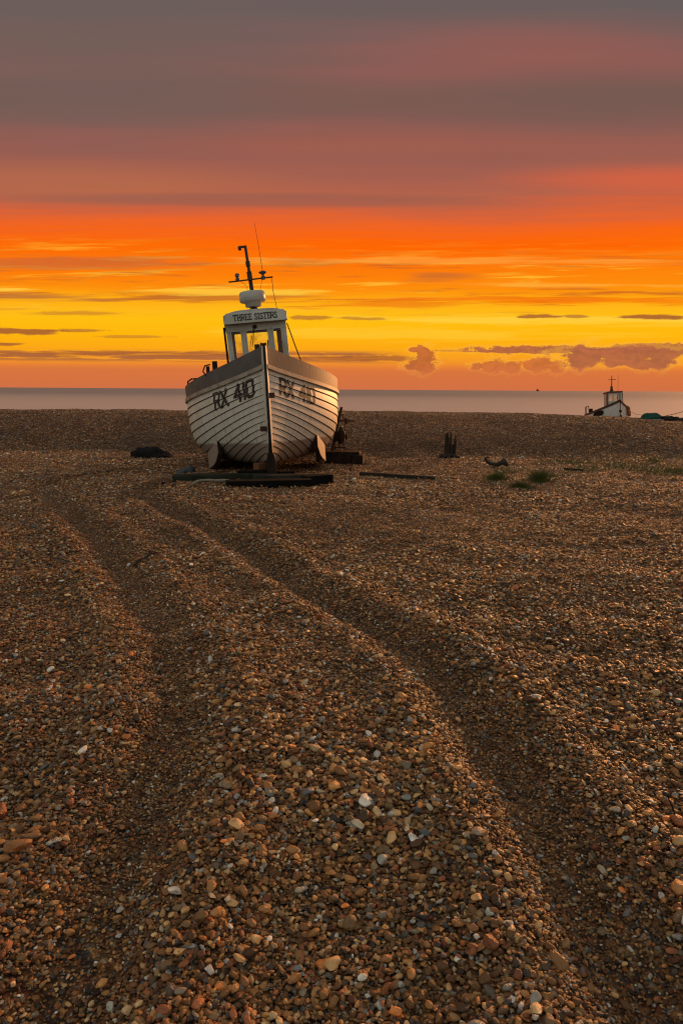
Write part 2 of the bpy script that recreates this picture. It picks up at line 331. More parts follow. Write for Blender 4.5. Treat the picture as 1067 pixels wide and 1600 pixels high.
# ------------------------------------------------------------------ mesh helper
class MB:
    def __init__(s): s.v, s.f, s.m, s.s = [], [], [], []
    def add(s, vs, fs, m=0, smooth=False):
        o = len(s.v); s.v += [tuple(x) for x in vs]
        for f in fs: s.f.append(tuple(i + o for i in f)); s.m.append(m); s.s.append(smooth)
        return s
    def box(s, c, d, rot=None, m=0, taper=1.0):
        c = Vector(c); q = []
        for z in (-1, 1):
            k = 1.0 if z < 0 else taper
            for x, y in ((-1, -1), (1, -1), (1, 1), (-1, 1)):
                p = Vector((x * d[0] / 2 * k, y * d[1] / 2 * k, z * d[2] / 2))
                q.append(c + (rot @ p if rot else p))
        return s.add(q, [(3, 2, 1, 0), (4, 5, 6, 7), (0, 1, 5, 4), (1, 2, 6, 5), (2, 3, 7, 6), (3, 0, 4, 7)], m)
    def tube(s, pts, r, n=8, m=0, smooth=True):
        pts = [Vector(p) for p in pts]; rs = r if isinstance(r, (list, tuple)) else [r] * len(pts)
        vs = []; u = None
        for i, p in enumerate(pts):
            d = (pts[min(i + 1, len(pts) - 1)] - pts[max(i - 1, 0)]).normalized()
            if u is None: u = d.orthogonal().normalized()
            u = (u - d * u.dot(d)).normalized(); v = d.cross(u)
            vs += [p + (u * math.cos(2 * math.pi * k / n) + v * math.sin(2 * math.pi * k / n)) * rs[i] for k in range(n)]
        fs = [(i * n + k, i * n + (k + 1) % n, (i + 1) * n + (k + 1) % n, (i + 1) * n + k) for i in range(len(pts) - 1) for k in range(n)]
        s.add(vs, fs, m, smooth)
        o = len(pts) - 1
        return s.add(vs[:n][::-1], [tuple(range(n))], m).add(vs[o * n:], [tuple(range(n))], m)
    def lathe(s, prof, c, n=24, m=0, smooth=True, rot=None):
        c = Vector(c); vs = []
        for r, z in prof:
            for k in range(n):
                p = Vector((r * math.cos(2 * math.pi * k / n), r * math.sin(2 * math.pi * k / n), z))
                vs.append(c + (rot @ p if rot else p))
        fs = [(i * n + k, i * n + (k + 1) % n, (i + 1) * n + (k + 1) % n, (i + 1) * n + k) for i in range(len(prof) - 1) for k in range(n)]
        s.add(vs, fs, m, smooth)
        return s.add(vs[:n][::-1], [tuple(range(n))], m).add(vs[-n:], [tuple(range(n))], m)
    def prism(s, poly, y0, y1, m=0, top=None):       # poly in x,z; extruded along y
        n = len(poly); q = top or poly
        vs = [(x, y0, z) for x, z in poly] + [(x, y1, z) for x, z in q]
        return s.add(vs, [tuple(range(n)), tuple(range(2 * n - 1, n - 1, -1))] + [(i, i + n, (i + 1) % n + n, (i + 1) % n) for i in range(n)], m)
    def build(s, name, mats, parent=None, bevel=0.0, loc=None, subdiv=0, recalc=True):
        me = bpy.data.meshes.new(name); me.from_pydata(s.v, [], s.f)
        for x in (mats if isinstance(mats, (list, tuple)) else [mats]): me.materials.append(x)
        me.polygons.foreach_set('material_index', s.m); me.polygons.foreach_set('use_smooth', s.s)
        if recalc:
            bm = bmesh.new(); bm.from_mesh(me); bmesh.ops.recalc_face_normals(bm, faces=bm.faces); bm.to_mesh(me); bm.free()
        me.update()
        o = bpy.data.objects.new(name, me); COL.objects.link(o)
        if parent: o.parent = parent
        if loc is not None: o.location = loc
        if bevel:
            b = o.modifiers.new('bevel', 'BEVEL'); b.width = bevel; b.segments = 2; b.limit_method = 'ANGLE'
        return o
def tag(o, label, cat, group=None, kind=None):
    o['label'] = label; o['category'] = cat
    if group: o['group'] = group
    if kind: o['kind'] = kind
    return o
def empty(name, loc, rot=(0, 0, 0)):
    o = bpy.data.objects.new(name, None); COL.objects.link(o); o.location = loc; o.rotation_euler = rot; o.empty_display_size = 0.2
    return o

# ------------------------------------------------------------------ terrain
def sm(x, a, b):
    q = np.clip((x - a) / (b - a), 0, 1); return q * q * (3 - 2 * q)
_tab = np.random.default_rng(5).random((256, 256))
def vn(x, y):
    xi = np.floor(x).astype(int); yi = np.floor(y).astype(int); fx = x - xi; fy = y - yi
    fx = fx * fx * (3 - 2 * fx); fy = fy * fy * (3 - 2 * fy)
    a = _tab[xi & 255, yi & 255]; b_ = _tab[(xi + 1) & 255, yi & 255]; c = _tab[xi & 255, (yi + 1) & 255]; d = _tab[(xi + 1) & 255, (yi + 1) & 255]
    return (a * (1 - fx) + b_ * fx) * (1 - fy) + (c * (1 - fx) + d * fx) * fy - 0.5
RUT_A = [(330, 712), (240, 722), (150, 733), (95, 745), (72, 760), (85, 785), (125, 815), (168, 860), (205, 910), (238, 960), (262, 1010), (277, 1060), (283, 1110), (276, 1160), (258, 1215), (236, 1262), (210, 1333), (176, 1400), (140, 1470), (95, 1560), (50, 1650)]
RUT_B = [(360, 733), (290, 745), (240, 757), (225, 768), (245, 785), (300, 812), (370, 850), (450, 898), (540, 952), (620, 1002), (690, 1060), (740, 1115), (790, 1185), (838, 1255), (880, 1320), (930, 1405), (985, 1500), (1040, 1600), (1075, 1670)]
def path(pts):
    p = np.array([[*at(x, y, 0.0).to_2d()] for x, y in pts])
    out = []
    for i in range(len(p) - 1):                       # Catmull-Rom
        p0, p1, p2, p3 = p[max(i - 1, 0)], p[i], p[i + 1], p[min(i + 2, len(p) - 1)]
        for u in np.linspace(0, 1, 3, endpoint=False):
            out.append(0.5 * ((2 * p1) + (-p0 + p2) * u + (2 * p0 - 5 * p1 + 4 * p2 - p3) * u * u + (-p0 + 3 * p1 - 3 * p2 + p3) * u ** 3))
    return np.array(out + [p[-1]])
PATHS = [path(RUT_A), path(RUT_B)]
def pdist(x, y, P):
    best = np.full(x.shape, 1e9)
    for a, b_ in zip(P[:-1], P[1:]):
        d = b_ - a; L2 = d @ d + 1e-12
        u = np.clip(((x - a[0]) * d[0] + (y - a[1]) * d[1]) / L2, 0, 1)
        best = np.minimum(best, np.hypot(x - a[0] - u * d[0], y - a[1] - u * d[1]))
    return best
def rutd(x, y):
    dd = [np.full(x.shape, 9.0) for _ in PATHS]
    k = (y > 0.3) & (y < 21) & (np.abs(x) < 12)
    for q, P in zip(dd, PATHS): q[k] = pdist(x[k], y[k], P)
    return dd
def height(x, y, want_rut=False):
    x = np.asarray(x, float); y = np.asarray(y, float)
    base = -0.17 * sm(y, 10.5, 17.0)
    toe = 18.3 + 1.3 * sm(-x, 0.5, 7) + 0.5 * vn(x * 0.35, y * 0 + 3.3) * 2 + 0.25 * vn(x * 1.1, y * 0 + 7.7)
    crest = 29.0
    zc = 0.585 - 0.20 * sm(x, 6, 14) + 0.05 * vn(x * 0.22, y * 0 + 9.1) + 0.03 * vn(x * 0.9, y * 0 + 1.1)
    u = np.clip((y - toe) / (crest - toe), 0, 1)
    prof = np.clip(1 - (1 - u) ** 2.2, 0, 1)
    z = base + (zc - base) * prof
    back = np.clip(y - crest, 0, None)
    z = z - 0.0035 * np.minimum(back, 8) ** 2 - 0.062 * np.clip(back - 8, 0, 45) - 0.15 * np.clip(back - 45, 0, 60)
    near = sm(-y, -26, -14)
    und = 0.075 * vn(x * 0.55 + 3, y * 0.55) + 0.05 * vn(x * 1.6, y * 1.6 + 9) + 0.030 * vn(x * 4.2 + 1, y * 4.2) + 0.020 * vn(x * 9, y * 9 + 2) + 0.010 * vn(x * 17, y * 17 + 2)
    bankund = 0.05 * vn(x * 0.9 + 2, y * 0.45) + 0.035 * vn(x * 2.2, y * 1.3 + 4)
    z = z + und * near + bankund * (1 - near) * sm(-y, -60, -30)
    d1, d2 = rutd(x, y)
    fade = sm(-y, -20.0, -15.0)
    wob = 1 + 0.35 * vn(x * 2.3, y * 2.3 + 5)
    for d, k in ((d1, 0.065), (d2, 0.098)):
        z = z - k * np.exp(-(d / 0.13) ** 2) * fade * wob + 0.036 * np.exp(-((d - 0.31) / 0.12) ** 2) * fade * wob
    return (z, np.minimum(d1, d2)) if want_rut else z
def hz_(x, y): return float(height(np.array([x]), np.array([y]))[0])

def spaced(a, b, fine, lo, hi, grow=1.12):
    out = list(np.arange(a, b + 1e-6, fine)); s_ = fine; p = out[-1]
    while p < hi: s_ *= grow; p += s_; out.append(p)
    s_ = fine; p = a; pre = []
    while p > lo: s_ *= grow; p -= s_; pre.append(p)
    return np.array(pre[::-1] + out)
xs = spaced(-8, 8, 0.045, -900, 900); ys = spaced(0.8, 21, 0.045, -80, 150, 1.03)
gx, gy = np.meshgrid(xs, ys)
gz = height(gx.ravel(), gy.ravel())
nx, ny = len(xs), len(ys)
me = bpy.data.meshes.new('beach'); me.vertices.add(nx * ny)
me.vertices.foreach_set('co', np.stack([gx.ravel(), gy.ravel(), gz], 1).astype(np.float32).ravel())
ii, jj = np.meshgrid(np.arange(nx - 1), np.arange(ny - 1)); a = (jj * nx + ii).ravel()
quads = np.stack([a, a + 1, a + 1 + nx, a + nx], 1)
me.loops.add(quads.size); me.polygons.add(len(quads))
me.loops.foreach_set('vertex_index', quads.ravel().astype(np.int32))
me.polygons.foreach_set('loop_start', np.arange(0, quads.size, 4, dtype=np.int32))
me.polygons.foreach_set('use_smooth', np.ones(len(quads), bool))
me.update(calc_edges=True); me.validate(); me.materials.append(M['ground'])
beach = bpy.data.objects.new('beach', me); COL.objects.link(beach); beach['kind'] = 'structure'
beach['label'] = 'brown shingle beach with two wheel ruts and a low bank'; beach['category'] = 'beach'

SEA_Z = -2.6
sea = MB().add([(-30000, 40, 0), (30000, 40, 0), (30000, 40000, 0), (-30000, 40000, 0)], [(0, 1, 2, 3)]).build('sea', M['sea'], loc=(0, 0, SEA_Z))
sea['kind'] = 'structure'; sea['label'] = 'calm grey-pink sea reaching to the horizon'; sea['category'] = 'sea'

# ------------------------------------------------------------------ pebbles (one uncountable mass)
pc = bpy.data.collections.new('pebble_shapes')
NP = 16
for k in range(NP):
    bm = bmesh.new(); bmesh.ops.create_icosphere(bm, subdivisions=4 if k < 8 else 3, radius=1.0)
    rr = random.Random(k + 40)
    ax = (1.0, rr.uniform(0.62, 0.95), rr.uniform(0.36, 0.62)); off = Vector((k * 7.3, k * 3.1, 1.0)); amp = rr.uniform(0.22, 0.42)
    flat = [(Vector((rr.gauss(0, 1), rr.gauss(0, 1), rr.gauss(0, 1))).normalized(), rr.uniform(0.62, 0.9) if k < 11 else rr.uniform(0.42, 0.66)) for _ in range(4 if k < 11 else 7)]
    for v in bm.verts:
        p = v.co.copy(); q = p * (1 + amp * mnoise.noise(p * 0.9 + off) + 0.07 * mnoise.noise(p * 2.4 + off))
        for nrm, dd in flat:
            e = q.dot(nrm) - dd
            if e > 0: q -= nrm * e * (0.75 if k < 11 else 0.96)
        v.co = Vector((q.x * ax[0], q.y * ax[1], q.z * ax[2])) * 0.5
    for f in bm.faces: f.smooth = True
    pm = bpy.data.meshes.new('pebble'); bm.to_mesh(pm); bm.free(); pm.materials.append(M['pebble'])
    pc.objects.link(bpy.data.objects.new('pebble_shape_%02d' % k, pm))

def scatter(y0, y1, cell, med, sig, lift, hw=0.50, ext=0.9, keep=1.0):
    yy = np.arange(y0, y1, cell); xm = hw * y1 + ext
    xx = np.arange(-xm, xm, cell)
    X_, Y_ = np.meshgrid(xx, yy); X_ = X_.ravel(); Y_ = Y_.ravel()
    X_ = X_ + rng.uniform(-.5, .5, X_.size) * cell; Y_ = Y_ + rng.uniform(-.5, .5, Y_.size) * cell
    k = (np.abs(X_) < hw * Y_ + ext) & (rng.random(X_.size) < keep)
    X_, Y_ = X_[k], Y_[k]
    z, rd = height(X_, Y_, True)
    size = med * np.exp(rng.normal(0, sig, X_.size))
    patch = 1 + 0.40 * vn(X_ * 1.1 + 20, Y_ * 1.1)
    size = size * (0.90 + 0.16 * sm(-Y_, -4.5, -1.9)) * patch * (1 - 0.42 * np.exp(-(rd / 0.16) ** 2))
    size = np.clip(size, 0.009, 0.066)
    z = z + size * (rng.uniform(-0.25, 0.35, X_.size) + lift)
    return X_, Y_, z, size
layers = [scatter(1.35, 4.6, 0.0112, 0.0134, 0.34, 0.30), scatter(1.35, 4.6, 0.0190, 0.0165, 0.36, 0.62, keep=0.8), scatter(1.35, 5.0, 0.085, 0.030, 0.24, 0.5, keep=0.35),
          scatter(4.6, 9.5, 0.0150, 0.0160, 0.30, 0.30), scatter(4.6, 9.5, 0.034, 0.0210, 0.30, 0.6, keep=0.8), scatter(5.0, 12, 0.17, 0.034, 0.2, 0.5, keep=0.25),
          scatter(9.5, 16, 0.024, 0.025, 0.28, 0.25), scatter(9.5, 16, 0.07, 0.030, 0.25, 0.5, keep=0.6),
          scatter(16, 22, 0.035, 0.036, 0.25, 0.2), scatter(22, 31.5, 0.048, 0.046, 0.2, 0.12)]
px_, py_, pz_, ps_ = (np.concatenate([l[i] for l in layers]) for i in range(4))
toe_ = 18.3 + 1.3 * sm(-px_, 0.5, 7)
tone = (1.0 + 0.35 * vn(px_ * 0.7 + 5, py_ * 0.7) + 0.25 * vn(px_ * 2.9, py_ * 2.9 + 8)) * (1 - 0.42 * sm(py_, toe_ - 0.7, toe_ + 1.0) + 0.14 * sm(py_, 25, 30))    # tone drops on the bank and rises a little towards the crest
n = len(px_)
pm = bpy.data.meshes.new('shingle_pebbles'); pm.vertices.add(n)
pm.vertices.foreach_set('co', np.stack([px_, py_, pz_], 1).astype(np.float32).ravel())
def attr(name, typ, data, key):
    pm.attributes.new(name, typ, 'POINT').data.foreach_set(key, data)
rot = np.stack([rng.normal(0, 0.33, n), rng.normal(0, 0.33, n), rng.uniform(0, 6.283, n)], 1)
attr('rot', 'FLOAT_VECTOR', rot.astype(np.float32).ravel(), 'vector')
attr('scl', 'FLOAT', (ps_ * 1.12).astype(np.float32), 'value')
attr('tone', 'FLOAT', tone.astype(np.float32), 'value')
attr('idx', 'INT', rng.integers(0, NP, n).astype(np.int32), 'value')
pob = bpy.data.objects.new('shingle_pebbles', pm); COL.objects.link(pob)
tag(pob, 'mixed brown, tan and grey flint pebbles covering the whole beach', 'pebbles', kind='stuff')
ng = bpy.data.node_groups.new('pebble_scatter', 'GeometryNodeTree')
ng.interface.new_socket('Geometry', in_out='INPUT', socket_type='NodeSocketGeometry'); ng.interface.new_socket('Geometry', in_out='OUTPUT', socket_type='NodeSocketGeometry')
gi = ng.nodes.new('NodeGroupInput'); go = ng.nodes.new('NodeGroupOutput')
ci = ng.nodes.new('GeometryNodeCollectionInfo'); ci.inputs['Collection'].default_value = pc; ci.inputs['Separate Children'].default_value = True; ci.inputs['Reset Children'].default_value = True
ip = ng.nodes.new('GeometryNodeInstanceOnPoints'); ip.inputs['Pick Instance'].default_value = True
def na(nm, dt):
    q = ng.nodes.new('GeometryNodeInputNamedAttribute'); q.data_type = dt; q.inputs['Name'].default_value = nm
    return q.outputs['Attribute']
er = ng.nodes.new('FunctionNodeEulerToRotation')
L = ng.links.new
L(na('rot', 'FLOAT_VECTOR'), er.inputs[0]); L(er.outputs[0], ip.inputs['Rotation']); L(na('scl', 'FLOAT'), ip.inputs['Scale']); L(na('idx', 'INT'), ip.inputs['Instance Index'])
L(gi.outputs[0], ip.inputs['Points']); L(ci.outputs[0], ip.inputs['Instance']); L(ip.outputs[0], go.inputs[0])
gm = pob.modifiers.new('pebbles', 'NODES'); gm.node_group = ng
print('pebbles', n, 'beach verts', nx * ny)

# ------------------------------------------------------------------ clinker boat hull
class Hull:
    def __init__(s, L=7.2, B=1.53, zk=0.22, zmid=1.43, zbow=0.41, hb=0.33, ns=15):
        s.L, s.B, s.zk, s.zmid, s.zbow, s.hb, s.ns = L, B, zk, zmid, zbow, hb, ns
    def half(s, y):
        q = min(y / (0.47 * s.L), 1.0)
        f = math.sin(math.pi / 2 * q) ** 1.05 if q > 0 else 0.0
        if y > 0.62 * s.L: f *= 1 - 0.30 * ((y - 0.62 * s.L) / (0.38 * s.L)) ** 2
        return s.B * f
    def sheer(s, y):
        e = max(0.0, 1 - y / (0.56 * s.L))
        a = max(0.0, (y - 0.6 * s.L) / (0.4 * s.L))
        return s.zmid + s.zbow * e * e + 0.10 * a * a
    def stem(s, g): return 0.45 * (1 - g) ** 2
    def bul(s, y): return s.hb * (0.80 + 0.20 * max(0, 1 - y / 3.0))
    def section(s, y):                                # arc length table at nominal station y
        B = s.half(y); zs = s.sheer(y); q = min(y / (0.45 * s.L), 1.0); nn = 1.55 + 1.9 * q
        h = np.linspace(0, 1, 120) ** 1.6
        x = B * (1 - (1 - h) ** nn) ** (1 / nn); zk = s.zk - 0.05 * min(y / 2.2, 1.0); z = zk + (zs - zk) * h
        l = np.concatenate([[0], np.cumsum(np.hypot(np.diff(x), np.diff(z)))])
        return x, z, l / l[-1]
    def rows(s, ss):
        s.cache = {}
        for u in ss: s.cache[u] = s.section(u * s.L)
    def pt(s, u, g, side, off=0.0):
        x, z, l = s.cache[u] if u in getattr(s, 'cache', {}) else s.section(u * s.L)
        xx = float(np.interp(g, l, x)); zz = float(np.interp(g, l, z))
        g2 = min(1.0, g + 0.02); g1 = max(0.0, g - 0.02)
        dx = float(np.interp(g2, l, x) - np.interp(g1, l, x)); dz = float(np.interp(g2, l, z) - np.interp(g1, l, z)); k = math.hypot(dx, dz) + 1e-9
        y = s.stem(g) + u * (s.L - s.stem(g))
        off *= min(1.0, u / 0.035)
        return (side * (xx + off * dz / k), y, zz - off * dx / k)
    def lap(s, g):                                    # clinker offset at girth g
        q = g * s.ns; return 0.020 * (1 - (q - math.floor(q)))
    def planking(s, mb):
        ss = [i / 60 * 0.5 for i in range(61)] + [0.5 + i / 20 * 0.5 for i in range(1, 21)]
        ss = [u ** 1.15 for u in ss]; s.rows(ss)
        for side in (-1, 1):
            for k in range(s.ns):
                g0, g1 = k / s.ns, (k + 1) / s.ns
                gs = [(g0, 0.020), (g0 + (g1 - g0) * 0.35, 0.013), (g0 + (g1 - g0) * 0.7, 0.006), (g1 + 0.0, 0.0)]
                vs = []
                for u in ss: vs += [s.pt(u, g, side, o) for g, o in gs]
                fs = [(i * 4 + j, (i + 1) * 4 + j, (i + 1) * 4 + j + 1, i * 4 + j + 1) for i in range(len(ss) - 1) for j in range(3)]
                mb.add(vs, fs, 0, True)
                if k:                                 # grimy lap under the plank edge, its shadow painted in as well
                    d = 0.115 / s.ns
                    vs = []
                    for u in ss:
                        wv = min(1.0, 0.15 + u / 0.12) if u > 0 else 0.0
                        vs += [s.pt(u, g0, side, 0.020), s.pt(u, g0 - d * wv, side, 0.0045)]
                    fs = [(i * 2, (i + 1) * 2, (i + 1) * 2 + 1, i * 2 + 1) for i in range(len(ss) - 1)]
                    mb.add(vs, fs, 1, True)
            # bottom strip to the keel
        tr = [s.pt(ss[-1], g / 16, -1) for g in range(17)] + [s.pt(ss[-1], g / 16, 1) for g in range(16, 0, -1)]
        mb.add(tr, [tuple(range(len(tr)))], 0)
        return mb
    def band(s, mb, z0, z1, out0, out1, th, y0=0.0, n=50, m=0, y1=None):   # closed rail following the sheer, offsets measured from planking top
        y1 = y1 or s.L
        for side in (-1, 1):
            vs = []
            for i in range(n + 1):
                y = y0 + (y1 - y0) * (i / n) ** 1.3; B = s.half(y); zs = s.sheer(y); f = s.bul(y)
                # outward direction in plan
                e = 0.02; dx = (s.half(y + e) - s.half(max(0, y - e))) / (e + min(e, y)); k = math.hypot(1, dx); nxv, nyv = 1 / k, -dx / k
                def P(o, z): return (side * max(0.004, B + o * nxv), y + o * nyv, zs + (z if abs(z) < 0.2 else z * f))
                vs += [P(out0, z0), P(out1, z1), P(out1 - th, z1), P(out0 - th, z0)]
            fs = [(i * 4 + j, i * 4 + (j + 1) % 4, (i + 1) * 4 + (j + 1) % 4, (i + 1) * 4 + j) for i in range(n) for j in range(4)]
            fs += [(0, 1, 2, 3), (n * 4, n * 4 + 1, n * 4 + 2, n * 4 + 3)]
            mb.add(vs, fs, m, False)
        return mb
    def deck(s, mb, drop=0.05, n=30):
        vs = []
        for i in range(n + 1):
            y = 0.25 + (s.L - 0.27) * i / n; B = max(0.01, s.half(y) - 0.05); z = s.sheer(y) - drop
            vs += [(-B, y, z), (B, y, z)]
        return mb.add(vs, [(i * 2, i * 2 + 1, i * 2 + 3, i * 2 + 2) for i in range(n)], 0)

GLY = {'R': (.52, [[(0, 0), (0, 1), (.40, 1), (.52, .87), (.52, .62), (.40, .49), (0, .49)], [(.24, .49), (.54, 0)]]),
       'X': (.55, [[(0, 0), (.55, 1)], [(0, 1), (.55, 0)]]), ' ': (.30, []),
       '4': (.62, [[(.44, 0), (.44, 1), (0, .33), (.62, .33)]]), '1': (.10, [[(.05, 0), (.05, 1)]]),
       '0': (.52, [[(.12, 0), (.4, 0), (.52, .12), (.52, .88), (.4, 1), (.12, 1), (0, .88), (0, .12), (.12, 0)]]),
       'T': (.60, [[(.30, 0), (.30, 1)], [(0, .86), (0, 1), (.6, 1), (.6, .86)], [(.18, 0), (.42, 0)]]),
       'H': (.66, [[(.1, 0), (.1, 1)], [(.56, 0), (.56, 1)], [(.1, .52), (.56, .52)], [(0, 0), (.2, 0)], [(.46, 0), (.66, 0)], [(0, 1), (.2, 1)], [(.46, 1), (.66, 1)]]),
       'E': (.52, [[(.52, .16), (.52, 0), (.02, 0)], [(.1, 0), (.1, 1)], [(.02, 1), (.5, 1), (.5, .86)], [(.1, .52), (.4, .52)]]),
       'S': (.48, [[(0, .2), (.06, .05), (.24, 0), (.42, .06), (.48, .24), (.38, .42), (.12, .58), (.03, .76), (.1, .94), (.25, 1), (.4, .95), (.46, .82)]]),
       'I': (.24, [[(.12, 0), (.12, 1)], [(0, 0), (.24, 0)], [(0, 1), (.24, 1)]])}
def text_cells(txt, wgt, cell, gap=0.2):
    segs = []; x = 0.0
    for c in txt:
        wd, st_ = GLY[c]
        for s_ in st_:
            for a, b_ in zip(s_[:-1], s_[1:]): segs.append((a[0] + x, a[1], b_[0] + x, b_[1]))
        x += wd + gap
    W = x - gap; sg = np.array(segs)
    us = np.arange(-wgt, W + wgt, cell); vs = np.arange(-wgt, 1 + wgt, cell)
    U, V = np.meshgrid(us + cell / 2, vs + cell / 2); inside = np.zeros(U.shape, bool)
    for x0, y0, x1, y1 in sg:
        dx, dy = x1 - x0, y1 - y0; l2 = dx * dx + dy * dy + 1e-9
        k = np.clip(((U - x0) * dx + (V - y0) * dy) / l2, 0, 1)
        inside |= np.hypot(U - x0 - k * dx, V - y0 - k * dy) < wgt / 2
    return W, us, vs, inside
def text_mesh(mb, txt, wgt, cell, fn, gap=0.2):
    W, us, vs, ins = text_cells(txt, wgt, cell, gap); idx = {}; V = []; Fc = []
    def vid(i, j):
        if (i, j) not in idx: idx[(i, j)] = len(V); V.append(fn((us[0] + i * cell) / W, vs[0] + j * cell))
        return idx[(i, j)]
    for j in range(ins.shape[0]):
        for i in range(ins.shape[1]):
            if ins[j, i]: Fc.append((vid(i, j), vid(i + 1, j), vid(i + 1, j + 1), vid(i, j + 1)))
    return mb.add(V, Fc)

def bilge_keel(H, side, y0, y1, drop, th, lean):
    mb = MB(); vs = []; n = 14
    for i in range(n + 1):
        y = y0 + (y1 - y0) * i / n; x, z, l = H.section(y)
        k = int(np.argmin(np.abs(l - 0.50))); tpr = min(1.0, 0.55 + i / 3.0)
        xx, zz = float(x[k]), float(z[k]); d = drop * tpr
        top = zz + 0.06; bot = zz - d
        vs += [(side * (xx - th / 2), y, top), (side * (xx + th / 2), y, top + 0.05), (side * (xx + th / 2 + lean), y + 0.0, bot + 0.06), (side * (xx - th / 2 + lean * 0.8), y, bot)]
    fs = [(i * 4 + j, i * 4 + (j + 1) % 4, (i + 1) * 4 + (j + 1) % 4, (i + 1) * 4 + j) for i in range(n) for j in range(4)]
    mb.add(vs, fs[1::4], 0); mb.add(vs, fs[0::4] + fs[2::4] + fs[3::4], 1); mb.add(vs[:4], [(0, 1, 2, 3)], 1); mb.add(vs[-4:], [(0, 1, 2, 3)], 1)
    return mb

# ------------------------------------------------------------------ the near boat
foot = at(429, 745, 0.03)
YAW, PIT, ROL = R(7.2), R(-2.6), R(-3.3)
boat = empty('fishing_boat', (foot.x, foot.y - 0.30, foot.z))
boat.rotation_mode = 'QUATERNION'
boat.rotation_quaternion = (Matrix.Rotation(YAW, 3, 'Z') @ Matrix.Rotation(PIT, 3, 'X') @ Matrix.Rotation(ROL, 3, 'Y')).to_quaternion()
tag(boat, 'large white clinker fishing boat with black bow lettering, propped on timbers in the foreground', 'fishing boat', 'boats hauled up on the beach')
H = Hull()
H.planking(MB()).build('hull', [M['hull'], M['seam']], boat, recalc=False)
bw = H.band(MB(), 0.0, 1.0, 0.02, 0.035, 0.05).build('bulwark', M['bulwark'], boat)
H.band(MB(), -0.035, 0.035, 0.052, 0.052, 0.05).build('rubbing_strake', M['rail'], boat, bevel=0.006)
H.deck(MB()).build('deck', M['deck'], boat)
# stem: pale post with an iron band and a dark forefoot
prof = [(g, H.stem(g), H.zk + (H.sheer(0) - H.zk) * g) for g in [i / 12 for i in range(13)]]
mb = MB(); pts = [(y, z) for g, y, z in prof] + [(-0.01, H.sheer(0) + H.hb - 0.01)]
vs = []
for y, z in pts: vs += [(-0.050, y + 0.05, z), (-0.030, y - 0.05, z), (0.030, y - 0.05, z), (0.050, y + 0.05, z)]
nn = len(pts)
mb.add(vs, [(i * 4 + j, i * 4 + j + 1, i * 4 + j + 5, i * 4 + j + 4) for i in range(nn - 1) for j in range(3)] + [((nn - 1) * 4, (nn - 1) * 4 + 1, (nn - 1) * 4 + 2, (nn - 1) * 4 + 3), (3, 2, 1, 0)], 0)
stem = mb.build('stem_post', M['hull'], boat)
mb = MB(); vs = []
for y, z in pts + [(-0.012, H.sheer(0) + H.hb + 0.02)]:
    q = max(0.0, 1 - (z - 0.22) / 0.45); wv = 0.017 + 0.030 * q
    vs += [(-wv, y - 0.045, z), (-wv, y - 0.072, z), (wv, y - 0.072, z), (wv, y - 0.045, z)]
k = len(pts) + 1
mb.add(vs, [(i * 4 + j, i * 4 + (j + 1) % 4, i * 4 + 4 + (j + 1) % 4, i * 4 + 4 + j) for i in range(k - 1) for j in range(4)] + [((k - 1) * 4, (k - 1) * 4 + 1, (k - 1) * 4 + 2, (k - 1) * 4 + 3), (3, 2, 1, 0)], 0)
mb.build('stem_band', M['iron'], stem)
mb = MB()
mb.prism([(-0.05, 0.42), (-0.085, 0.22), (-0.075, 0.02), (0.075, 0.02), (0.085, 0.22), (0.05, 0.42)], 0.20, 0.46, 0)
mb.build('forefoot', M['iron'], stem, bevel=0.015)
MB().box((0, 3.7, 0.15), (0.12, 6.4, 0.19)).build('keel', M['iron'], boat, bevel=0.01)
MB().box((0.075, 0.05, 1.37), (0.10, 0.11, 0.085)).build('stem_bracket', M['rust'], stem, bevel=0.01)
MB().box((-0.085, 0.20, 0.83), (0.12, 0.11, 0.085)).build('stem_bracket', M['rust'], stem, bevel=0.01)
for side, ln in ((-1, -0.01), (1, 0.0)):
    bilge_keel(H, side, 1.80, 4.6, 0.36, 0.075, ln).build('bilge_keel', [M['hull'], M['iron']], boat, recalc=True)
# registration on both bows
def reg(side):
    def fn(a, v):
        if side < 0: y = 1.40 - a * 1.08
        else: y = 0.36 + a * 1.02
        z = H.sheer(y) - 0.38 + v * 0.265
        u = y / H.L
        x, zz, l = H.section(y)
        g = float(np.interp(z, zz, l))
        # station y is nominal: the stem rake shifts it by stem(g)
        return H.pt(u, g, side, H.lap(g) + 0.006)
    return fn
for side, mt, wg in ((-1, 'black', 0.20), (1, 'worn', 0.18)):
    text_mesh(MB(), 'RX 410', wg, 0.034, reg(side), 0.19).build('registration_number', M[mt], boat, recalc=False)
# deck fittings seen over the rail
def onrail(y, side, dz=0.0, inn=0.0): return Vector((side * (H.half(y) + 0.01 - inn), y, H.sheer(y) + H.bul(y) + dz))
p = onrail(1.6, -1); f = MB(); f.box(p + Vector((0.03, 0, 0.07)), (0.06, 0.09, 0.12)).box(p + Vector((0.16, 0.0, 0.12)), (0.09, 0.09, 0.19))
f.tube([p + Vector((0.0, -0.02, -0.05)), p + Vector((-0.06, -0.03, 0.04)), p + Vector((-0.02, -0.03, 0.14)), p + Vector((0.08, -0.02, 0.16))], 0.014)
f.build('mooring_bollard', M['iron'], boat, bevel=0.01)
p = onrail(2.7, -1); f = MB(); f.tube([p + Vector((0, 0, -0.03)), p + Vector((0.01, 0, 0.07)), p + Vector((0.09, 0, 0.12)), p + Vector((0.16, 0, 0.10)), p + Vector((0.17, 0, -0.03))], 0.016)
f.box(p + Vector((0.16, 0, 0.07)), (0.06, 0.07, 0.12)); f.build('fairlead', M['iron'], boat)
p = Vector((0, 0.16, H.sheer(0.1) + H.hb)); f = MB()
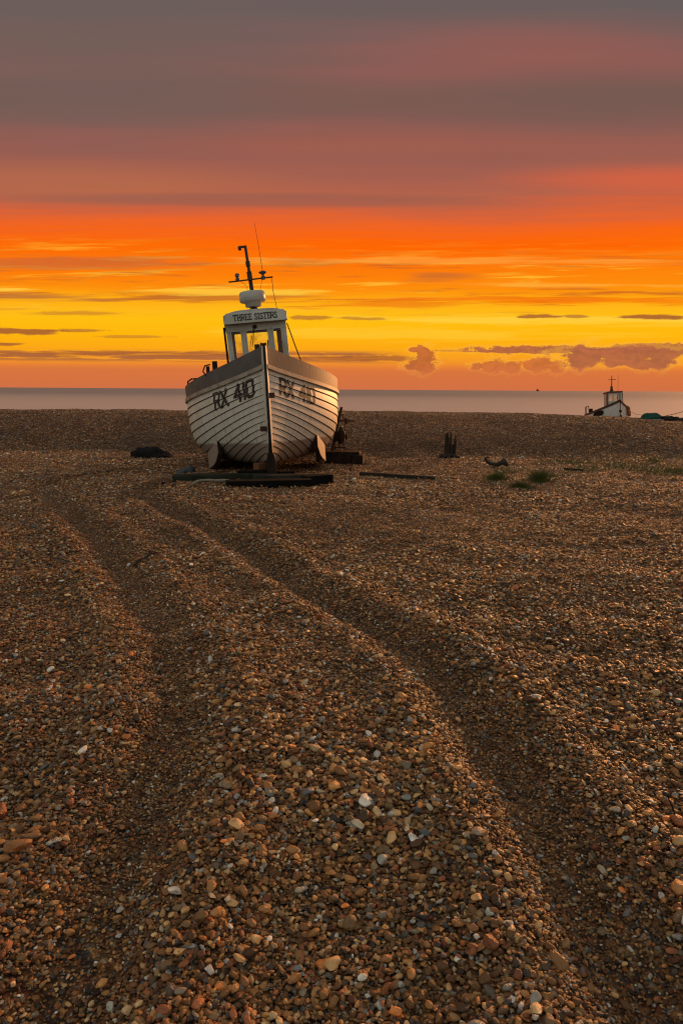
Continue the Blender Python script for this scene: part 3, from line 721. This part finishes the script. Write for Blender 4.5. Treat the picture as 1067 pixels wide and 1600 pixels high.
f.box(p + Vector((-0.035, 0.0, 0.03)), (0.02, 0.12, 0.10)).box(p + Vector((0.035, 0.0, 0.03)), (0.02, 0.12, 0.10)).tube([p + Vector((-0.05, 0, 0.05)), p + Vector((0.05, 0, 0.05))], 0.028, 10)
f.box(p + Vector((-0.10, 0.12, 0.02)), (0.09, 0.09, 0.10)).tube([p + Vector((0.08, .1, -.02)), p + Vector((0.08, .1, .13))], 0.012)
f.build('bow_roller', M['rust'], boat, bevel=0.006)
# wheelhouse
WY, WD, WW, WZ0, WZ1 = 2.95, 1.35, 0.60, 1.40, 2.93
ctr = Vector((0.02, 0, 0))
wh = MB()
ft = 0.05
def wall_front(mb, y, holes, m):                      # a flat wall with rectangular openings, butted strips
    xs_ = sorted({-WW, WW, *[h[0] for h in holes], *[h[1] for h in holes]})
    z0, z1 = holes[0][2], holes[0][3]
    mb.box((0, y, (WZ0 + z0) / 2), (2 * WW, ft, z0 - WZ0), m=m); mb.box((0, y, (WZ1 + z1) / 2), (2 * WW, ft, WZ1 - z1), m=m)
    prev = -WW
    for h in holes:
        mb.box(((prev + h[0]) / 2, y, (z0 + z1) / 2), (h[0] - prev, ft, z1 - z0), m=m); prev = h[1]
    mb.box(((prev + WW) / 2, y, (z0 + z1) / 2), (WW - prev, ft, z1 - z0), m=m)
holes = [(-0.51, -0.315, 2.10, 2.78), (-0.21, 0.22, 2.10, 2.78), (0.325, 0.49, 2.10, 2.78)]
wall_front(wh, WY, holes, 0)
wall_front(wh, WY + WD, [(-0.45, 0.46, 1.7, 2.885)], 0)
for side in (-1, 1):
    x = side * (WW - ft / 2)
    wh.box((x, WY + WD / 2, (WZ0 + WZ1) / 2), (ft, WD - ft - 0.004, WZ1 - WZ0), m=0)
    wh.box((side * (WW - ft - 0.008), WY + WD / 2, (WZ0 + WZ1) / 2 - 0.02), (0.012, WD - ft - 0.03, WZ1 - WZ0 - 0.06), m=1)
house = wh.build('wheelhouse', [M['cabin'], M['cabin_in']], boat, bevel=0.006)
for (a, b_, z0, z1) in holes:
    fr = MB(); e = 0.022
    y = WY - ft / 2 - 0.008
    fr.box(((a + b_) / 2, y, z1 + 0.003), (b_ - a + 2 * e, 0.02, e)).box(((a + b_) / 2, y, z0 - 0.003), (b_ - a + 2 * e, 0.02, e))
    fr.box((a - 0.003, y, (z0 + z1) / 2), (e, 0.02, z1 - z0 - e)).box((b_ + 0.003, y, (z0 + z1) / 2), (e, 0.02, z1 - z0 - e))
    # rounded corners
    for cx, sx in ((a, 1), (b_, -1)):
        for cz, sz in ((z1, -1), (z0, 1)):
            fr.add([(cx, y + 0.012, cz), (cx + sx * 0.05, y + 0.012, cz), (cx + sx * 0.02, y + 0.012, cz + sz * 0.02), (cx, y + 0.012, cz + sz * 0.05)], [(0, 1, 2, 3)])
    fr.build('window_frame', M['cabin'], house)
    MB().add([(a, WY + 0.01, z0), (b_, WY + 0.01, z0), (b_, WY + 0.01, z1), (a, WY + 0.01, z1)], [(0, 1, 2, 3)]).build('window_pane', M['glass'], house)
# roof: cambered, with an overhanging brow that carries the name
rf = MB(); n = 14; vs = []
for i in range(n + 1):
    x = -0.63 + 1.26 * i / n; z = WZ1 + 0.16 + 0.09 * (1 - (x / 0.63) ** 4)
    vs += [(x, WY - 0.10, z), (x, WY + WD + 0.12, z), (x, WY + WD + 0.12, WZ1 + 0.003), (x, WY - 0.10, WZ1 + 0.003)]
rf.add(vs, [(i * 4 + j, i * 4 + (j + 1) % 4, i * 4 + 4 + (j + 1) % 4, i * 4 + 4 + j) for i in range(n) for j in range(4)] + [(0, 1, 2, 3), (n * 4, n * 4 + 1, n * 4 + 2, n * 4 + 3)], 0)
rf.build('roof', M['cabin'], house, bevel=0.012)
ny_, nz_ = WY - 0.17, WZ1 + 0.085
nb = MB(); bt = Matrix.Rotation(R(-14), 3, 'X')
nb.add([(-0.63, WY - 0.103, WZ1 - 0.02), (0.63, WY - 0.103, WZ1 - 0.02), (0.63, WY - 0.19, WZ1 - 0.02), (-0.63, WY - 0.19, WZ1 - 0.02),
        (-0.575, WY - 0.103, WZ1 + 0.20), (0.575, WY - 0.103, WZ1 + 0.20), (0.575, WY - 0.13, WZ1 + 0.20), (-0.575, WY - 0.13, WZ1 + 0.20)],
       [(0, 1, 2, 3), (4, 5, 6, 7), (0, 1, 5, 4), (1, 2, 6, 5), (2, 3, 7, 6), (3, 0, 4, 7)])
board = nb.build('name_board', M['cabin'], house, bevel=0.01)
def namefn(a, v):
    u = 0.26 + 0.52 * v
    return (-0.43 + 0.86 * a, WY - 0.19 + 0.06 * u - 0.004, WZ1 - 0.02 + 0.22 * u)
text_mesh(MB(), 'THREE SISTERS', 0.17, 0.055, namefn, 0.17).build('name_lettering', M['black'], house, recalc=False)
MB().tube([(-0.635, WY + 0.0, 1.45), (-0.635, WY + 0.0, 2.88)], 0.022).build('exhaust_pipe', M['iron'], house)
MB().tube([(0.62, WY - 0.02, 2.86), (0.72, WY - 0.18, 2.4), (0.84, WY - 0.35, 1.90)], 0.011).build('stay', M['iron'], house)
wp = MB().box((-0.03, WY - 0.045, 2.84), (0.08, 0.05, 0.06)).tube([(-0.03, WY - 0.055, 2.84), (-0.12, WY - 0.05, 2.46)], 0.006).tube([(-0.06, WY - 0.052, 2.80), (-0.17, WY - 0.05, 2.45)], 0.005)
wp.build('window_wiper', M['iron'], house)
# radar, mast, lights
RZ = WZ1 + 0.24
ry = WY + 0.35
MB().lathe([(0.10, 0.11), (0.155, 0.12), (0.17, 0.205), (0.25, 0.215), (0.265, 0.23), (0.262, 0.385), (0.24, 0.41), (0.0001, 0.425)], (0.0, ry, RZ), 32).build('radar_dome', M['radar'], boat)
tp = MB().tube([(0, ry, RZ - 0.03), (0, ry, RZ + 0.14)], 0.035)
for ang in (0.5, 2.6, 4.3): tp.tube([(0.17 * math.cos(ang), ry + 0.17 * math.sin(ang), RZ - 0.02), (0.05 * math.cos(ang), ry + 0.05 * math.sin(ang), RZ + 0.12)], 0.012)
tp.build('radar_stand', M['iron'], boat)
my = WY + 0.80; mtop = 4.60
lean = -0.05
def mx_(z): return 0.035 + lean * (z - RZ) / 1.4
mast = MB().tube([(mx_(RZ - .05), my, RZ - .05), (mx_(RZ + .8), my, RZ + .8), (mx_(RZ + .8), my, RZ + .8), (mx_(mtop), my, mtop)], [0.045, 0.042, 0.034, 0.030], 10)
mast.tube([(mx_(RZ + .74), my, RZ + .74), (mx_(RZ + .9), my, RZ + .9)], 0.055, 10).tube([(mx_(4.18), my, 4.18), (mx_(4.28), my, 4.28)], 0.048, 10)
mo = mast.build('mast', M['mast'], boat)
MB().tube([(mx_(mtop), my, mtop - 0.02), (mx_(mtop) - 0.10, my, mtop - 0.02)], 0.024).lathe([(0.02, -0.05), (0.036, -0.03), (0.04, 0.02), (0.02, 0.04)], (mx_(mtop) - 0.12, my, mtop - 0.04), 12).build('masthead_lamp', M['mast'], mo)
cz = RZ + 0.75
MB().tube([(mx_(cz) - 0.45, my - 0.05, cz - 0.035), (mx_(cz) + 0.47, my - 0.05, cz + 0.0)], 0.016).build('crossbar', M['mast'], mo)
cx = mx_(cz)
MB().lathe([(0.035, -0.02), (0.05, 0.02), (0.03, 0.05), (0.045, 0.07), (0.05, 0.12), (0.03, 0.14)], (cx - 0.26, my - 0.05, cz - 0.015), 14).build('deck_light', M['lamp'], mo)
MB().lathe([(0.045, -0.035), (0.05, 0.015), (0.025, 0.035), (0.025, 0.06), (0.085, 0.10), (0.085, 0.115), (0.03, 0.14)], (cx + 0.27, my - 0.05, cz), 14).build('satellite_antenna', M['lamp'], mo)
MB().tube([(cx + 0.27, my - 0.05, cz + 0.13), (cx + 0.25, my - 0.05, cz + 0.6), (cx + 0.215, my - 0.05, cz + 1.10)], [0.006, 0.005, 0.0035], 6).build('whip_antenna', M['mast'], mo)
MB().tube([(cx + 0.44, my - 0.05, cz), (cx + 0.455, my - 0.05, cz - 0.2), (cx + 0.44, my - 0.05, cz - 0.24), (cx + 0.50, my - 0.05, RZ - 0.04)], 0.006, 6).build('halyard', M['mast'], mo)
MB().tube([(cx - .22, my - .05, cz - .03), (cx - .10, my - .04, cz - .12), (cx - .06, my - .04, cz - .34)], 0.004, 5).build('lamp_cable', M['mast'], mo)
MB().tube([(cx + .25, my - .05, cz - .01), (cx + .20, my - .04, cz - .18), (cx + .17, my - .04, cz - .32)], 0.004, 5).build('lamp_cable', M['mast'], mo)

TILT = R(-2.5)                                        # the upperworks lean a little more than the hull
for o in boat.children:
    if o.name.split('.')[0] in ('wheelhouse', 'radar_dome', 'radar_stand', 'mast'):
        o.rotation_euler = (0, TILT, 0); o.location = Vector((0.02, 0, 1.4)) - Matrix.Rotation(TILT, 3, 'Y') @ Vector((0, 0, 1.4))

# ------------------------------------------------------------------ timbers and bits under and beside the boat
def timber(name, pa, pb, sec, mt, label, cat='timber', group=None, z=0.0, bev=0.012, tilt=0.0):
    a, b_ = at(*pa, z), at(*pb, z); c = (a + b_) / 2; d = b_ - a; ln = d.length; ang = math.atan2(d.y, d.x)
    mb = MB(); n = 8; vs = []
    for i in range(n + 1):
        x = -ln / 2 + ln * i / n; j = lambda k: 0.05 * sec[1] * mnoise.noise((x * 3.0, k * 5.0, ln + c.x))
        j2 = lambda k: 0.05 * sec[0] * mnoise.noise((x * 3.0, k * 5.0 + 2, ln + c.y))
        vs += [(x, -sec[0] / 2 + j2(0), j(0) - 0.03), (x, sec[0] / 2 + j2(1), j(1) - 0.03), (x, sec[0] / 2 + j2(2), sec[1] + j(2)), (x, -sec[0] / 2 + j2(3), sec[1] + j(3))]
    mb.add(vs, [(i * 4 + k, i * 4 + (k + 1) % 4, i * 4 + 4 + (k + 1) % 4, i * 4 + 4 + k) for i in range(n) for k in range(4)] + [(0, 1, 2, 3), (n * 4, n * 4 + 1, n * 4 + 2, n * 4 + 3)])
    gz_ = hz_(c.x, c.y) if z == 0.0 else z
    o = mb.build(name, M[mt], bevel=bev, loc=(c.x, c.y, gz_ + (0.02 if sec[1] < 0.1 else -0.01))); o.rotation_euler = (0, tilt, ang)
    return tag(o, label, cat, group)
timber('railway_sleeper', (354, 764), (486, 761), (0.26, 0.12), 'timber', 'thick black sleeper lying flat under the stem of the near boat, frontmost of the timbers')
timber('timber_offcut', (476, 758), (515, 755), (0.22, 0.17), 'timber', 'rough black offcut at the right end of the black sleeper', 'offcut')
timber('wooden_beam', (270, 752), (418, 748), (0.22, 0.12), 'timber_green', 'long mossy green-black beam running out left under the near boat')
timber('wooden_plank', (395, 751), (515, 750), (0.24, 0.14), 'timber_grey', 'grey weathered plank with a pale top just behind the black sleeper at the stem')
timber('wooden_block', (372, 748), (418, 747), (0.22, 0.20), 'timber', 'squat black block left of the forefoot under the near boat', 'block', 'blocks under the near boat')
timber('wooden_block', (434, 747), (458, 746), (0.20, 0.17), 'timber', 'small black block right of the forefoot under the near boat', 'block', 'blocks under the near boat')
timber('chock', (400, 745), (413, 744), (0.18, 0.30), 'timber_red', 'upright orange-brown wooden chock wedged under the keel of the near boat', 'chock')
timber('timber_offcut', (253, 755), (275, 754), (0.12, 0.05), 'timber', 'short dark offcut at the far left end of the mossy beam', 'offcut')
timber('plank', (563, 738), (680, 745), (0.10, 0.065), 'wood_drift', 'long thin dark plank lying alone on the shingle right of the near boat', 'plank')
timber('stick', (881, 727), (911, 729), (0.05, 0.04), 'wood_drift', 'short thin stick on the shingle behind the grass tufts', 'stick', bev=0.004)
def lump(name, px, py, wpx, hm, dm, mt, label, cat, seed, rough=0.3, skew=0.0, group=None, z=None, Yd=None):
    c = at(px, py, -0.12) if Yd is None else atY(px, py, Yd)
    c.z = hz_(c.x, c.y); wm = wpx * c.y / F
    mb = MB(); nu, nv = 48, 16; vs = []
    for j in range(nv + 1):
        ph = (math.pi / 2) * j / nv
        for i in range(nu):
            th = 2 * math.pi * i / nu
            q = Vector((math.cos(th) * math.cos(ph), math.sin(th) * math.cos(ph), math.sin(ph)))
            rr_ = 1 + rough * mnoise.noise(q * 1.7 + Vector((seed, 0, 0))) + rough * 0.5 * mnoise.noise(q * 4.0 + Vector((0, seed, 0))) + rough * 0.3 * mnoise.noise(q * 9.0)
            zz = q.z * hm * (1 - skew * q.x) * rr_
            vs.append((q.x * wm / 2 * rr_, q.y * dm / 2 * rr_, zz - 0.05))
    fs = [(j * nu + i, j * nu + (i + 1) % nu, (j + 1) * nu + (i + 1) % nu, (j + 1) * nu + i) for j in range(nv) for i in range(nu)]
    mb.add(vs, fs, 0, True).add(vs[:nu], [tuple(range(nu))])
    o = mb.build(name, M[mt], loc=c)
    return tag(o, label, cat, group)
lump('tarpaulin_heap', 238, 713, 74, 0.30, 0.6, 'tarp', 'low black tarpaulin heap on the shingle left of the near boat', 'tarpaulin', 3.1, 0.28, 0.45)
bl = lump('cloth_bundle', 291, 742, 34, 0.13, 0.28, 'bluegrey', 'blue-grey bundle with a dark raised end on the mossy beam', 'bundle', 6.6, 0.25, -0.55)
bl.location.z += 0.04
a = [(300, 765), (308, 763), (318, 761.5), (328, 761.8), (338, 761), (348, 761.5), (358, 760)]
rp = MB().tube([Vector((q.x, q.y, hz_(q.x, q.y) + 0.06 + 0.01 * (i % 2))) for i, q in enumerate(at(*p, 0) for p in a)], 0.022, 8)
tag(rp.build('rope', M['rope']), 'frayed pale rope lying in front of the mossy beam', 'rope')

# winch with engine on a steel box, half hidden by the hull
wp_ = atY(545, 722, 16.6); wz = hz_(wp_.x, wp_.y)
win = empty('winch', (wp_.x, wp_.y, wz), (0, 0, R(-4)))
tag(win, 'rusty dark beach winch with engine on a steel box behind the near boat', 'winch')
k = 16.6 / F
def wl(px, py, dy=0.0): return ((px - 545) * k, dy, (722 - py) * k)
mb = MB(); mb.box((-0.14, 0, 0.13), (0.78, 0.55, 0.32)).box((0.20, -0.02, 0.10), (0.26, 0.60, 0.24))
mb.build('base_box', M['iron'], win, bevel=0.01)
mb = MB().tube([wl(518, 704), wl(526, 665), wl(533, 634)], 0.032).tube([wl(521, 706, .2), wl(527, 655, .1), wl(527, 655, .1)], 0.018)
mb.build('lever', M['rust'], win)
mb = MB().tube([wl(523, 655), wl(554, 655)], 0.016).tube([wl(527, 646), wl(537, 646)], 0.012).tube([wl(536, 645), wl(536, 655)], 0.012).lathe([(0.03, -0.06), (0.05, 0), (0.03, 0.06)], wl(540, 655), 10)
mb.tube([wl(538, 657), wl(538, 700)], 0.008).build('crank', M['rust'], win)
mb = MB().box(wl(531, 679), (0.22, 0.25, 0.22)).lathe([(0.06, -0.20), (0.075, -0.06), (0.07, 0.08), (0.035, 0.12), (0.03, 0.17)], wl(533, 676, -0.12), 12).lathe([(0.02, -0.03), (0.07, -0.02), (0.07, 0.02), (0.02, 0.03)], wl(541, 679, -0.05), 14, rot=Matrix.Rotation(R(90), 3, 'Y'))
mb.build('engine', M['iron'], win, bevel=0.012)
mb = MB()
for a_, b_ in ((523, 520), (531, 526), (538, 538), (528, 533)): mb.tube([wl(a_, 688, .05), wl(b_, 706, .05)], 0.012)
mb.tube([wl(518, 697, .05), wl(541, 697, .05)], 0.012).build('engine_frame', M['rust'], win)

# rotted stakes standing at the foot of the bank
pc_ = at(702, 716, -0.15); gz_ = hz_(pc_.x, pc_.y)
stk = empty('post_stump', (pc_.x, pc_.y, gz_)); tag(stk, 'rotted dark post stump of upright splinters at the foot of the bank', 'stump')
kk = pc_.y / F; rr = random.Random(3)
for a0, a1, hh, r_ in ((696, 695, 38, 2.4), (700, 698, 40, 2.6), (704, 703, 41, 2.2), (707, 711, 36, 2.0), (702, 704, 30, 2.8), (709, 712, 30, 1.3), (698, 700, 33, 1.6), (701, 696, 36, 1.2), (699, 697, 25, 2.4), (703, 706, 22, 2.0), (706, 705, 34, 0.9), (710, 708, 20, 1.5)):
    y_ = rr.uniform(-.05, .05)
    MB().tube([((a0 - 702) * kk, y_, -0.05), ((a0 * .6 + a1 * .4 - 702) * kk, y_ + .01, hh * kk * .45), ((a1 - 702) * kk, y_, hh * kk)], [r_ * kk * 1.3, r_ * kk, r_ * kk * 0.55], 7).build('stake', M['wood_drift'], stk)
mb = MB()
for i in range(16):
    th = rr.uniform(0, 6.28); r_ = rr.uniform(0.05, 0.2); ln = rr.uniform(0.1, 0.26)
    mb.tube([(r_ * .4 * math.cos(th), r_ * .4 * math.sin(th), 0.10), ((r_ + ln * .5) * math.cos(th), (r_ + ln * .5) * math.sin(th), 0.03 + rr.uniform(0, .03)), ((r_ + ln * .7) * math.cos(th), (r_ + ln * .7) * math.sin(th), 0.0)], [0.04, 0.03, 0.012], 6)
mb.build('root_tangle', M['wood_drift'], stk)
# driftwood piece, right of it
pd = at(775, 731, -0.14); gz_ = hz_(pd.x, pd.y); kk = pd.y / F
q = lambda px, py, dy=0.0: Vector((pd.x + (px - 775) * kk, pd.y + dy, gz_ + (732 - py) * kk))
mb = MB().tube([q(757, 719), q(760, 724), q(766, 728), q(775, 729), q(783, 726), q(788, 725), q(793, 731)], [0.022, 0.03, 0.038, 0.045, 0.05, 0.06, 0.03], 9)
mb.tube([q(757, 719), q(763, 718)], [0.022, 0.012], 7).tube([q(781, 727, -.02), q(788, 722, 0.03)], [0.05, 0.05], 8)
tag(mb.build('driftwood', M['wood_drift']), 'curved black piece of driftwood on the shingle behind the grass tufts', 'driftwood')
# twigs in the foreground
def twig(pts, r, label):
    b0 = at(*pts[0], 0.0); b0.z = hz_(b0.x, b0.y); kk = (b0 - Vector((0, 0, CH))).length / F / 1.0
    mb = MB().tube([Vector((b0.x + (p[0] - pts[0][0]) * kk, b0.y + 0.02 * i, b0.z + 0.01 + (pts[0][1] - p[1]) * kk * 1.1)) for i, p in enumerate(pts)], r, 6)
    return tag(mb.build('twig', M['iron']), label, 'twig')
twig([(1057, 1292), (1054, 1276), (1048, 1262)], [0.0035, 0.003, 0.002], 'thin black twig standing up at the right edge of the pebble foreground')
a = [at(*p, 0.0) for p in ((208, 881), (222, 879), (236, 875), (248, 872))]
tag(MB().tube([Vector((v.x, v.y, hz_(v.x, v.y) + 0.035)) for v in a], [0.007, 0.010, 0.009, 0.005], 7).build('twig', M['wood_drift']), 'dark stick lying between the wheel ruts, left of centre', 'twig')

# ------------------------------------------------------------------ grass
def tuft(px, py, wpx, hpx, nb, label, seed):
    c = at(px, py, -0.10); c.z = hz_(c.x, c.y); kk = c.y / F; rr = random.Random(seed); mb = MB(); rw = wpx * kk / 2
    mb.lathe([(rw * 0.9, -0.03), (rw * 0.6, 0.02), (0.002, 0.035)], (0, 0, 0), 14)
    for i in range(nb):
        th = rr.uniform(0, 6.283); r_ = abs(rr.gauss(0, 0.45)) * wpx * kk / 2; hh = hpx * kk * rr.uniform(0.45, 1.1) * (1 - 0.3 * min(1, r_ / (wpx * kk / 2)))
        bx, by = r_ * math.cos(th), r_ * math.sin(th) * 0.8; ln = rr.uniform(0.1, 0.75) * hh; wd = rr.uniform(0.003, 0.0065); a_ = rr.uniform(0, 3.14)
        sx, sy = math.cos(a_) * wd, math.sin(a_) * wd; dx, dy = math.cos(th + rr.gauss(0, .5)) * ln, math.sin(th + rr.gauss(0, .5)) * ln
        vs = []
        for u in (0, .35, .7, 1.0):
            f_ = 1 - u * 0.9; x = bx + dx * u * u; y = by + dy * u * u; z = hh * (u - 0.18 * u * u) - 0.01
            vs += [(x - sx * f_, y - sy * f_, z), (x + sx * f_, y + sy * f_, z)]
        mb.add(vs, [(0, 1, 3, 2), (2, 3, 5, 4), (4, 5, 7, 6)])
    return tag(mb.build('grass_tuft', M['grass'], loc=c, recalc=False), label, 'grass tuft', 'grass tufts on the shingle')
tuft(775, 759, 44, 21, 620, 'olive grass tuft on the shingle, leftmost of the three', 1)
tuft(811, 769, 42, 17, 620, 'low yellow-green grass tuft, nearest of the three', 2)
tuft(841, 762, 40, 28, 760, 'dark bushy grass tuft, tallest of the three', 3)
mb = MB(); rr = random.Random(9)
for i in range(3000):
    ctrx, ctry, sx_, sy_ = rr.choice(((1010, 733, 42, 5), (960, 728, 40, 4), (910, 736, 30, 4), (1020, 722, 10, 3), (1060, 738, 16, 5), (880, 722, 40, 3), (860, 752, 20, 4), (790, 742, 20, 4), (1030, 742, 25, 4)))
    c = at(ctrx + rr.gauss(0, sx_ * .6), ctry + rr.gauss(0, sy_ * .6), -0.12); z0 = hz_(c.x, c.y) if i % 4 == 0 else z0
    hh = rr.uniform(0.04, 0.10); th = rr.uniform(0, 6.28); wd = 0.005; ln = rr.uniform(0.02, 0.09)
    vs = []
    for u in (0, .5, 1): vs += [(c.x + math.cos(th) * ln * u * u - wd * (1 - u * .9), c.y + math.sin(th) * ln * u * u, z0 + hh * u), (c.x + math.cos(th) * ln * u * u + wd * (1 - u * .9), c.y + math.sin(th) * ln * u * u, z0 + hh * u)]
    mb.add(vs, [(0, 1, 3, 2), (2, 3, 5, 4)])
tag(mb.build('ground_grass', M['grass'], recalc=False), 'sparse yellow-green grass growing thinly through the shingle on the right', 'grass', kind='stuff')

# ------------------------------------------------------------------ fishing gear on the crest, right
lump('fishing_net_heap', 1017, 657, 40, 0.33, 0.7, 'net', 'green fishing net heap on the crest at the right', 'net', 12.4, 0.22, 0.0, Yd=28.6)
lump('fishing_gear_heap', 1046, 657, 30, 0.24, 0.6, 'net_dark', 'dark tangled gear heap right of the green net', 'fishing gear', 17.7, 0.5, 0.2, 'gear heaps on the crest', Yd=28.4)
lump('fishing_gear_heap', 1072, 657, 36, 0.16, 0.5, 'net_dark', 'low dark gear heap cut by the right edge of the photo', 'fishing gear', 21.2, 0.5, 0.2, 'gear heaps on the crest', Yd=28.4)
pb = atY(1024, 660, 28.0); pb.z = hz_(pb.x, pb.y)
tag(MB().box((0, 0, 0.04), (0.52, 0.2, 0.05)).build('board', M['pale'], bevel=0.006, loc=pb), 'pale flat board lying in front of the green net', 'board')
a, b_ = atY(1030, 652, 28.9), atY(1085, 637, 30.5)
tag(MB().tube([a, (a + b_) / 2 - Vector((0, 0, 0.03)), b_], 0.012, 6).build('hauling_rope', M['darkrope']), 'thin taut rope rising from the gear heap off the right edge', 'rope')

# ------------------------------------------------------------------ the far boat beyond the crest
FY = 58.0
bowtop = atY(968, 624, FY)
FH = Hull(L=7.4, B=1.45, zk=0.22, zmid=1.52, zbow=0.72, hb=0.13, ns=10)
frot = Matrix.Rotation(R(-6), 3, 'Z') @ Matrix.Rotation(R(-5.0), 3, 'X') @ Matrix.Rotation(R(-3.0), 3, 'Y')
floc = bowtop - frot @ Vector((0, 0, FH.sheer(0) + FH.hb))
fb_ = empty('fishing_boat', floc); fb_.rotation_mode = 'QUATERNION'; fb_.rotation_quaternion = frot.to_quaternion()
tag(fb_, 'small distant white boat with brown gunwale and orange floats, behind the shingle crest', 'fishing boat', 'boats hauled up on the beach')
FH.planking(MB()).build('hull', [M['hull_far'], M['hull_far']], fb_, recalc=False)
FH.band(MB(), 0.0, 1.0, 0.02, 0.03, 0.06).build('gunwale', M['brownrail'], fb_)
FH.band(MB(), -0.06, 0.04, 0.06, 0.06, 0.06).build('rubbing_strake', M['brownrail'], fb_)
FH.deck(MB()).build('deck', M['deck'], fb_)
MB().box((0, -0.03, 1.35), (0.05, 0.06, 1.9)).build('stem_post', M['iron'], fb_)
MB().box((0.0, -0.07, 1.45), (0.18, 0.14, 0.17)).build('stem_ring', M['iron'], fb_, bevel=0.02)
MB().box((0.06, -0.02, 1.08), (0.12, 0.14, 0.13)).build('stem_ring', M['iron'], fb_, bevel=0.02)
# dark oval patch on the left bow
mb = MB(); vs = []
for i in range(20):
    th = 2 * math.pi * i / 20; y = 2.0 + 0.55 * math.copysign(abs(math.cos(th)) ** .7, math.cos(th)); z = FH.sheer(y) - 0.30 + 0.20 * math.copysign(abs(math.sin(th)) ** .7, math.sin(th))
    x, zz, l = FH.section(y); g = float(np.interp(z, zz, l)); p = FH.pt(y / FH.L, g, -1, 0.05); vs.append(p)
vo_ = [(v[0] - 0.10, v[1] - 0.05, v[2]) for v in vs]
mb.add(vs + vo_, [tuple(range(20)), tuple(range(39, 19, -1))] + [(i, (i + 1) % 20, 20 + (i + 1) % 20, 20 + i) for i in range(20)])
mb.build('hull_fender', M['iron'], fb_)
hw_ = MB(); Y0 = 1.55; hgt = (1.6, 3.02)
for side in (-1, 1): hw_.box((side * 0.52, Y0 + 0.65, (hgt[0] + hgt[1]) / 2), (0.05, 1.2, hgt[1] - hgt[0]))
hw_.box((0, Y0, (hgt[0] + 2.35) / 2), (0.98, 0.05, 2.35 - hgt[0])).box((0, Y0, 2.95), (0.98, 0.05, 0.14))
for xx, ww in ((-0.46, 0.06), (-0.14, 0.08), (0.29, 0.10), (0.46, 0.06)): hw_.box((xx, Y0, 2.615), (ww, 0.05, 0.53))
fw = hw_.build('wheelhouse', M['cabin'], fb_)
for a_, b_ in ((-0.43, -0.18), (-0.10, 0.24), (0.34, 0.43)): MB().add([(a_, Y0, 2.35), (b_, Y0, 2.35), (b_, Y0, 2.88), (a_, Y0, 2.88)], [(0, 1, 2, 3)]).build('window_pane', M['glass'], fw)
MB().box((0, Y0 + 0.6, 3.075), (1.18, 1.5, 0.11)).build('roof', M['redtrim'], fw, bevel=0.02)
MB().box((-0.572, Y0 + 0.1, 2.3), (0.05, 0.3, 1.4)).build('corner_trim', M['redtrim'], fw)
MB().box((0, Y0 + 1.27, 2.0), (0.98, 0.05, 0.8)).build('rear_wall', M['cabin_in'], fw)
MB().tube([(0.56, Y0 - .1, 3.0), (0.60, Y0 - .1, 2.2)], 0.03).build('grab_pole', M['iron'], fw)
fm = MB().tube([(-0.05, 2.3, 3.13), (-0.02, 2.3, 4.45)], [0.05, 0.03], 8).lathe([(0.13, 0), (0.16, .1), (0.10, .22), (0.10, .42), (0.03, .5)], (-0.05, 2.3, 3.13), 10).build('mast', M['mast'], fb_)
MB().tube([(-0.30, 2.3, 4.12), (0.28, 2.3, 4.12)], 0.022).build('crossbar', M['mast'], fm)
MB().tube([(0.42, 2.2, 3.1), (0.44, 2.2, 4.5)], 0.012).build('whip_antenna', M['mast'], fb_)
mb = MB(); rr = random.Random(2)
for i in range(6): 
    y = 1.35 + 0.14 * i + rr.uniform(-.04, .04); mb.lathe([(0.02, -.15), (0.12, -.1), (0.14, 0), (0.12, .1), (0.02, .15)], (FH.half(y) + 0.10, y, FH.sheer(y) - 0.05 - 0.2 * (i % 3)), 12)
mb.build('orange_floats', M['orange'], fb_)
mb = MB()
def fr_(y, dz): return (-FH.half(y) + 0.05, y, FH.sheer(y) + 0.13 + dz)
mb.tube([fr_(4.3, 0), fr_(4.4, 0.55), fr_(6.6, 0.55), fr_(6.9, 0.0)], 0.03).tube([fr_(5.4, 0), fr_(5.4, .55)], 0.025)
mb.build('stern_rail', M['brownrail'], fb_)
MB().box(fr_(3.6, 0.12), (0.25, 0.3, 0.3)).build('deck_box', M['iron'], fb_, bevel=0.03)
q0 = floc + frot @ Vector((0.5, 0.5, 1.6)); q1 = atY(1018, 651, 40)
tag(MB().tube([q0, (q0 + q1) / 2 - Vector((0, 0, 0.12)), q1], 0.012, 5).build('mooring_rope', M['darkrope']), 'thin mooring rope from the distant boat down to the crest', 'rope')
# blocks that carry the far boat
mb = MB(); c = floc + frot @ Vector((0, 3, 0)); gz_ = hz_(c.x, c.y)
o = MB().box((0, 0, 0), (2.2, 0.4, max(0.3, abs(c.z - gz_)) + 0.25)).build('timber_cradle', M['timber'], loc=(c.x, c.y, (c.z + gz_) / 2)); tag(o, 'dark timber cradle under the distant boat behind the crest', 'cradle')

# ------------------------------------------------------------------ a ship on the horizon
sd_ = atY(839.5, 610.6, 9000.0)
sh = empty('ship', (sd_.x, 9000, SEA_Z)); tag(sh, 'tiny dark ship silhouetted on the sea horizon', 'ship')
mb = MB(); mb.prism([(-17, 9), (-14, -1), (15, -1), (20, 10)], -6, 6); mb.build('hull', M['iron'], sh)
MB().box((-3, 0, 16), (12, 10, 14)).build('bridge', M['iron'], sh, bevel=0.5)
MB().tube([(-1, 0, 23), (-1, 0, 33)], 1.0).build('mast', M['iron'], sh)
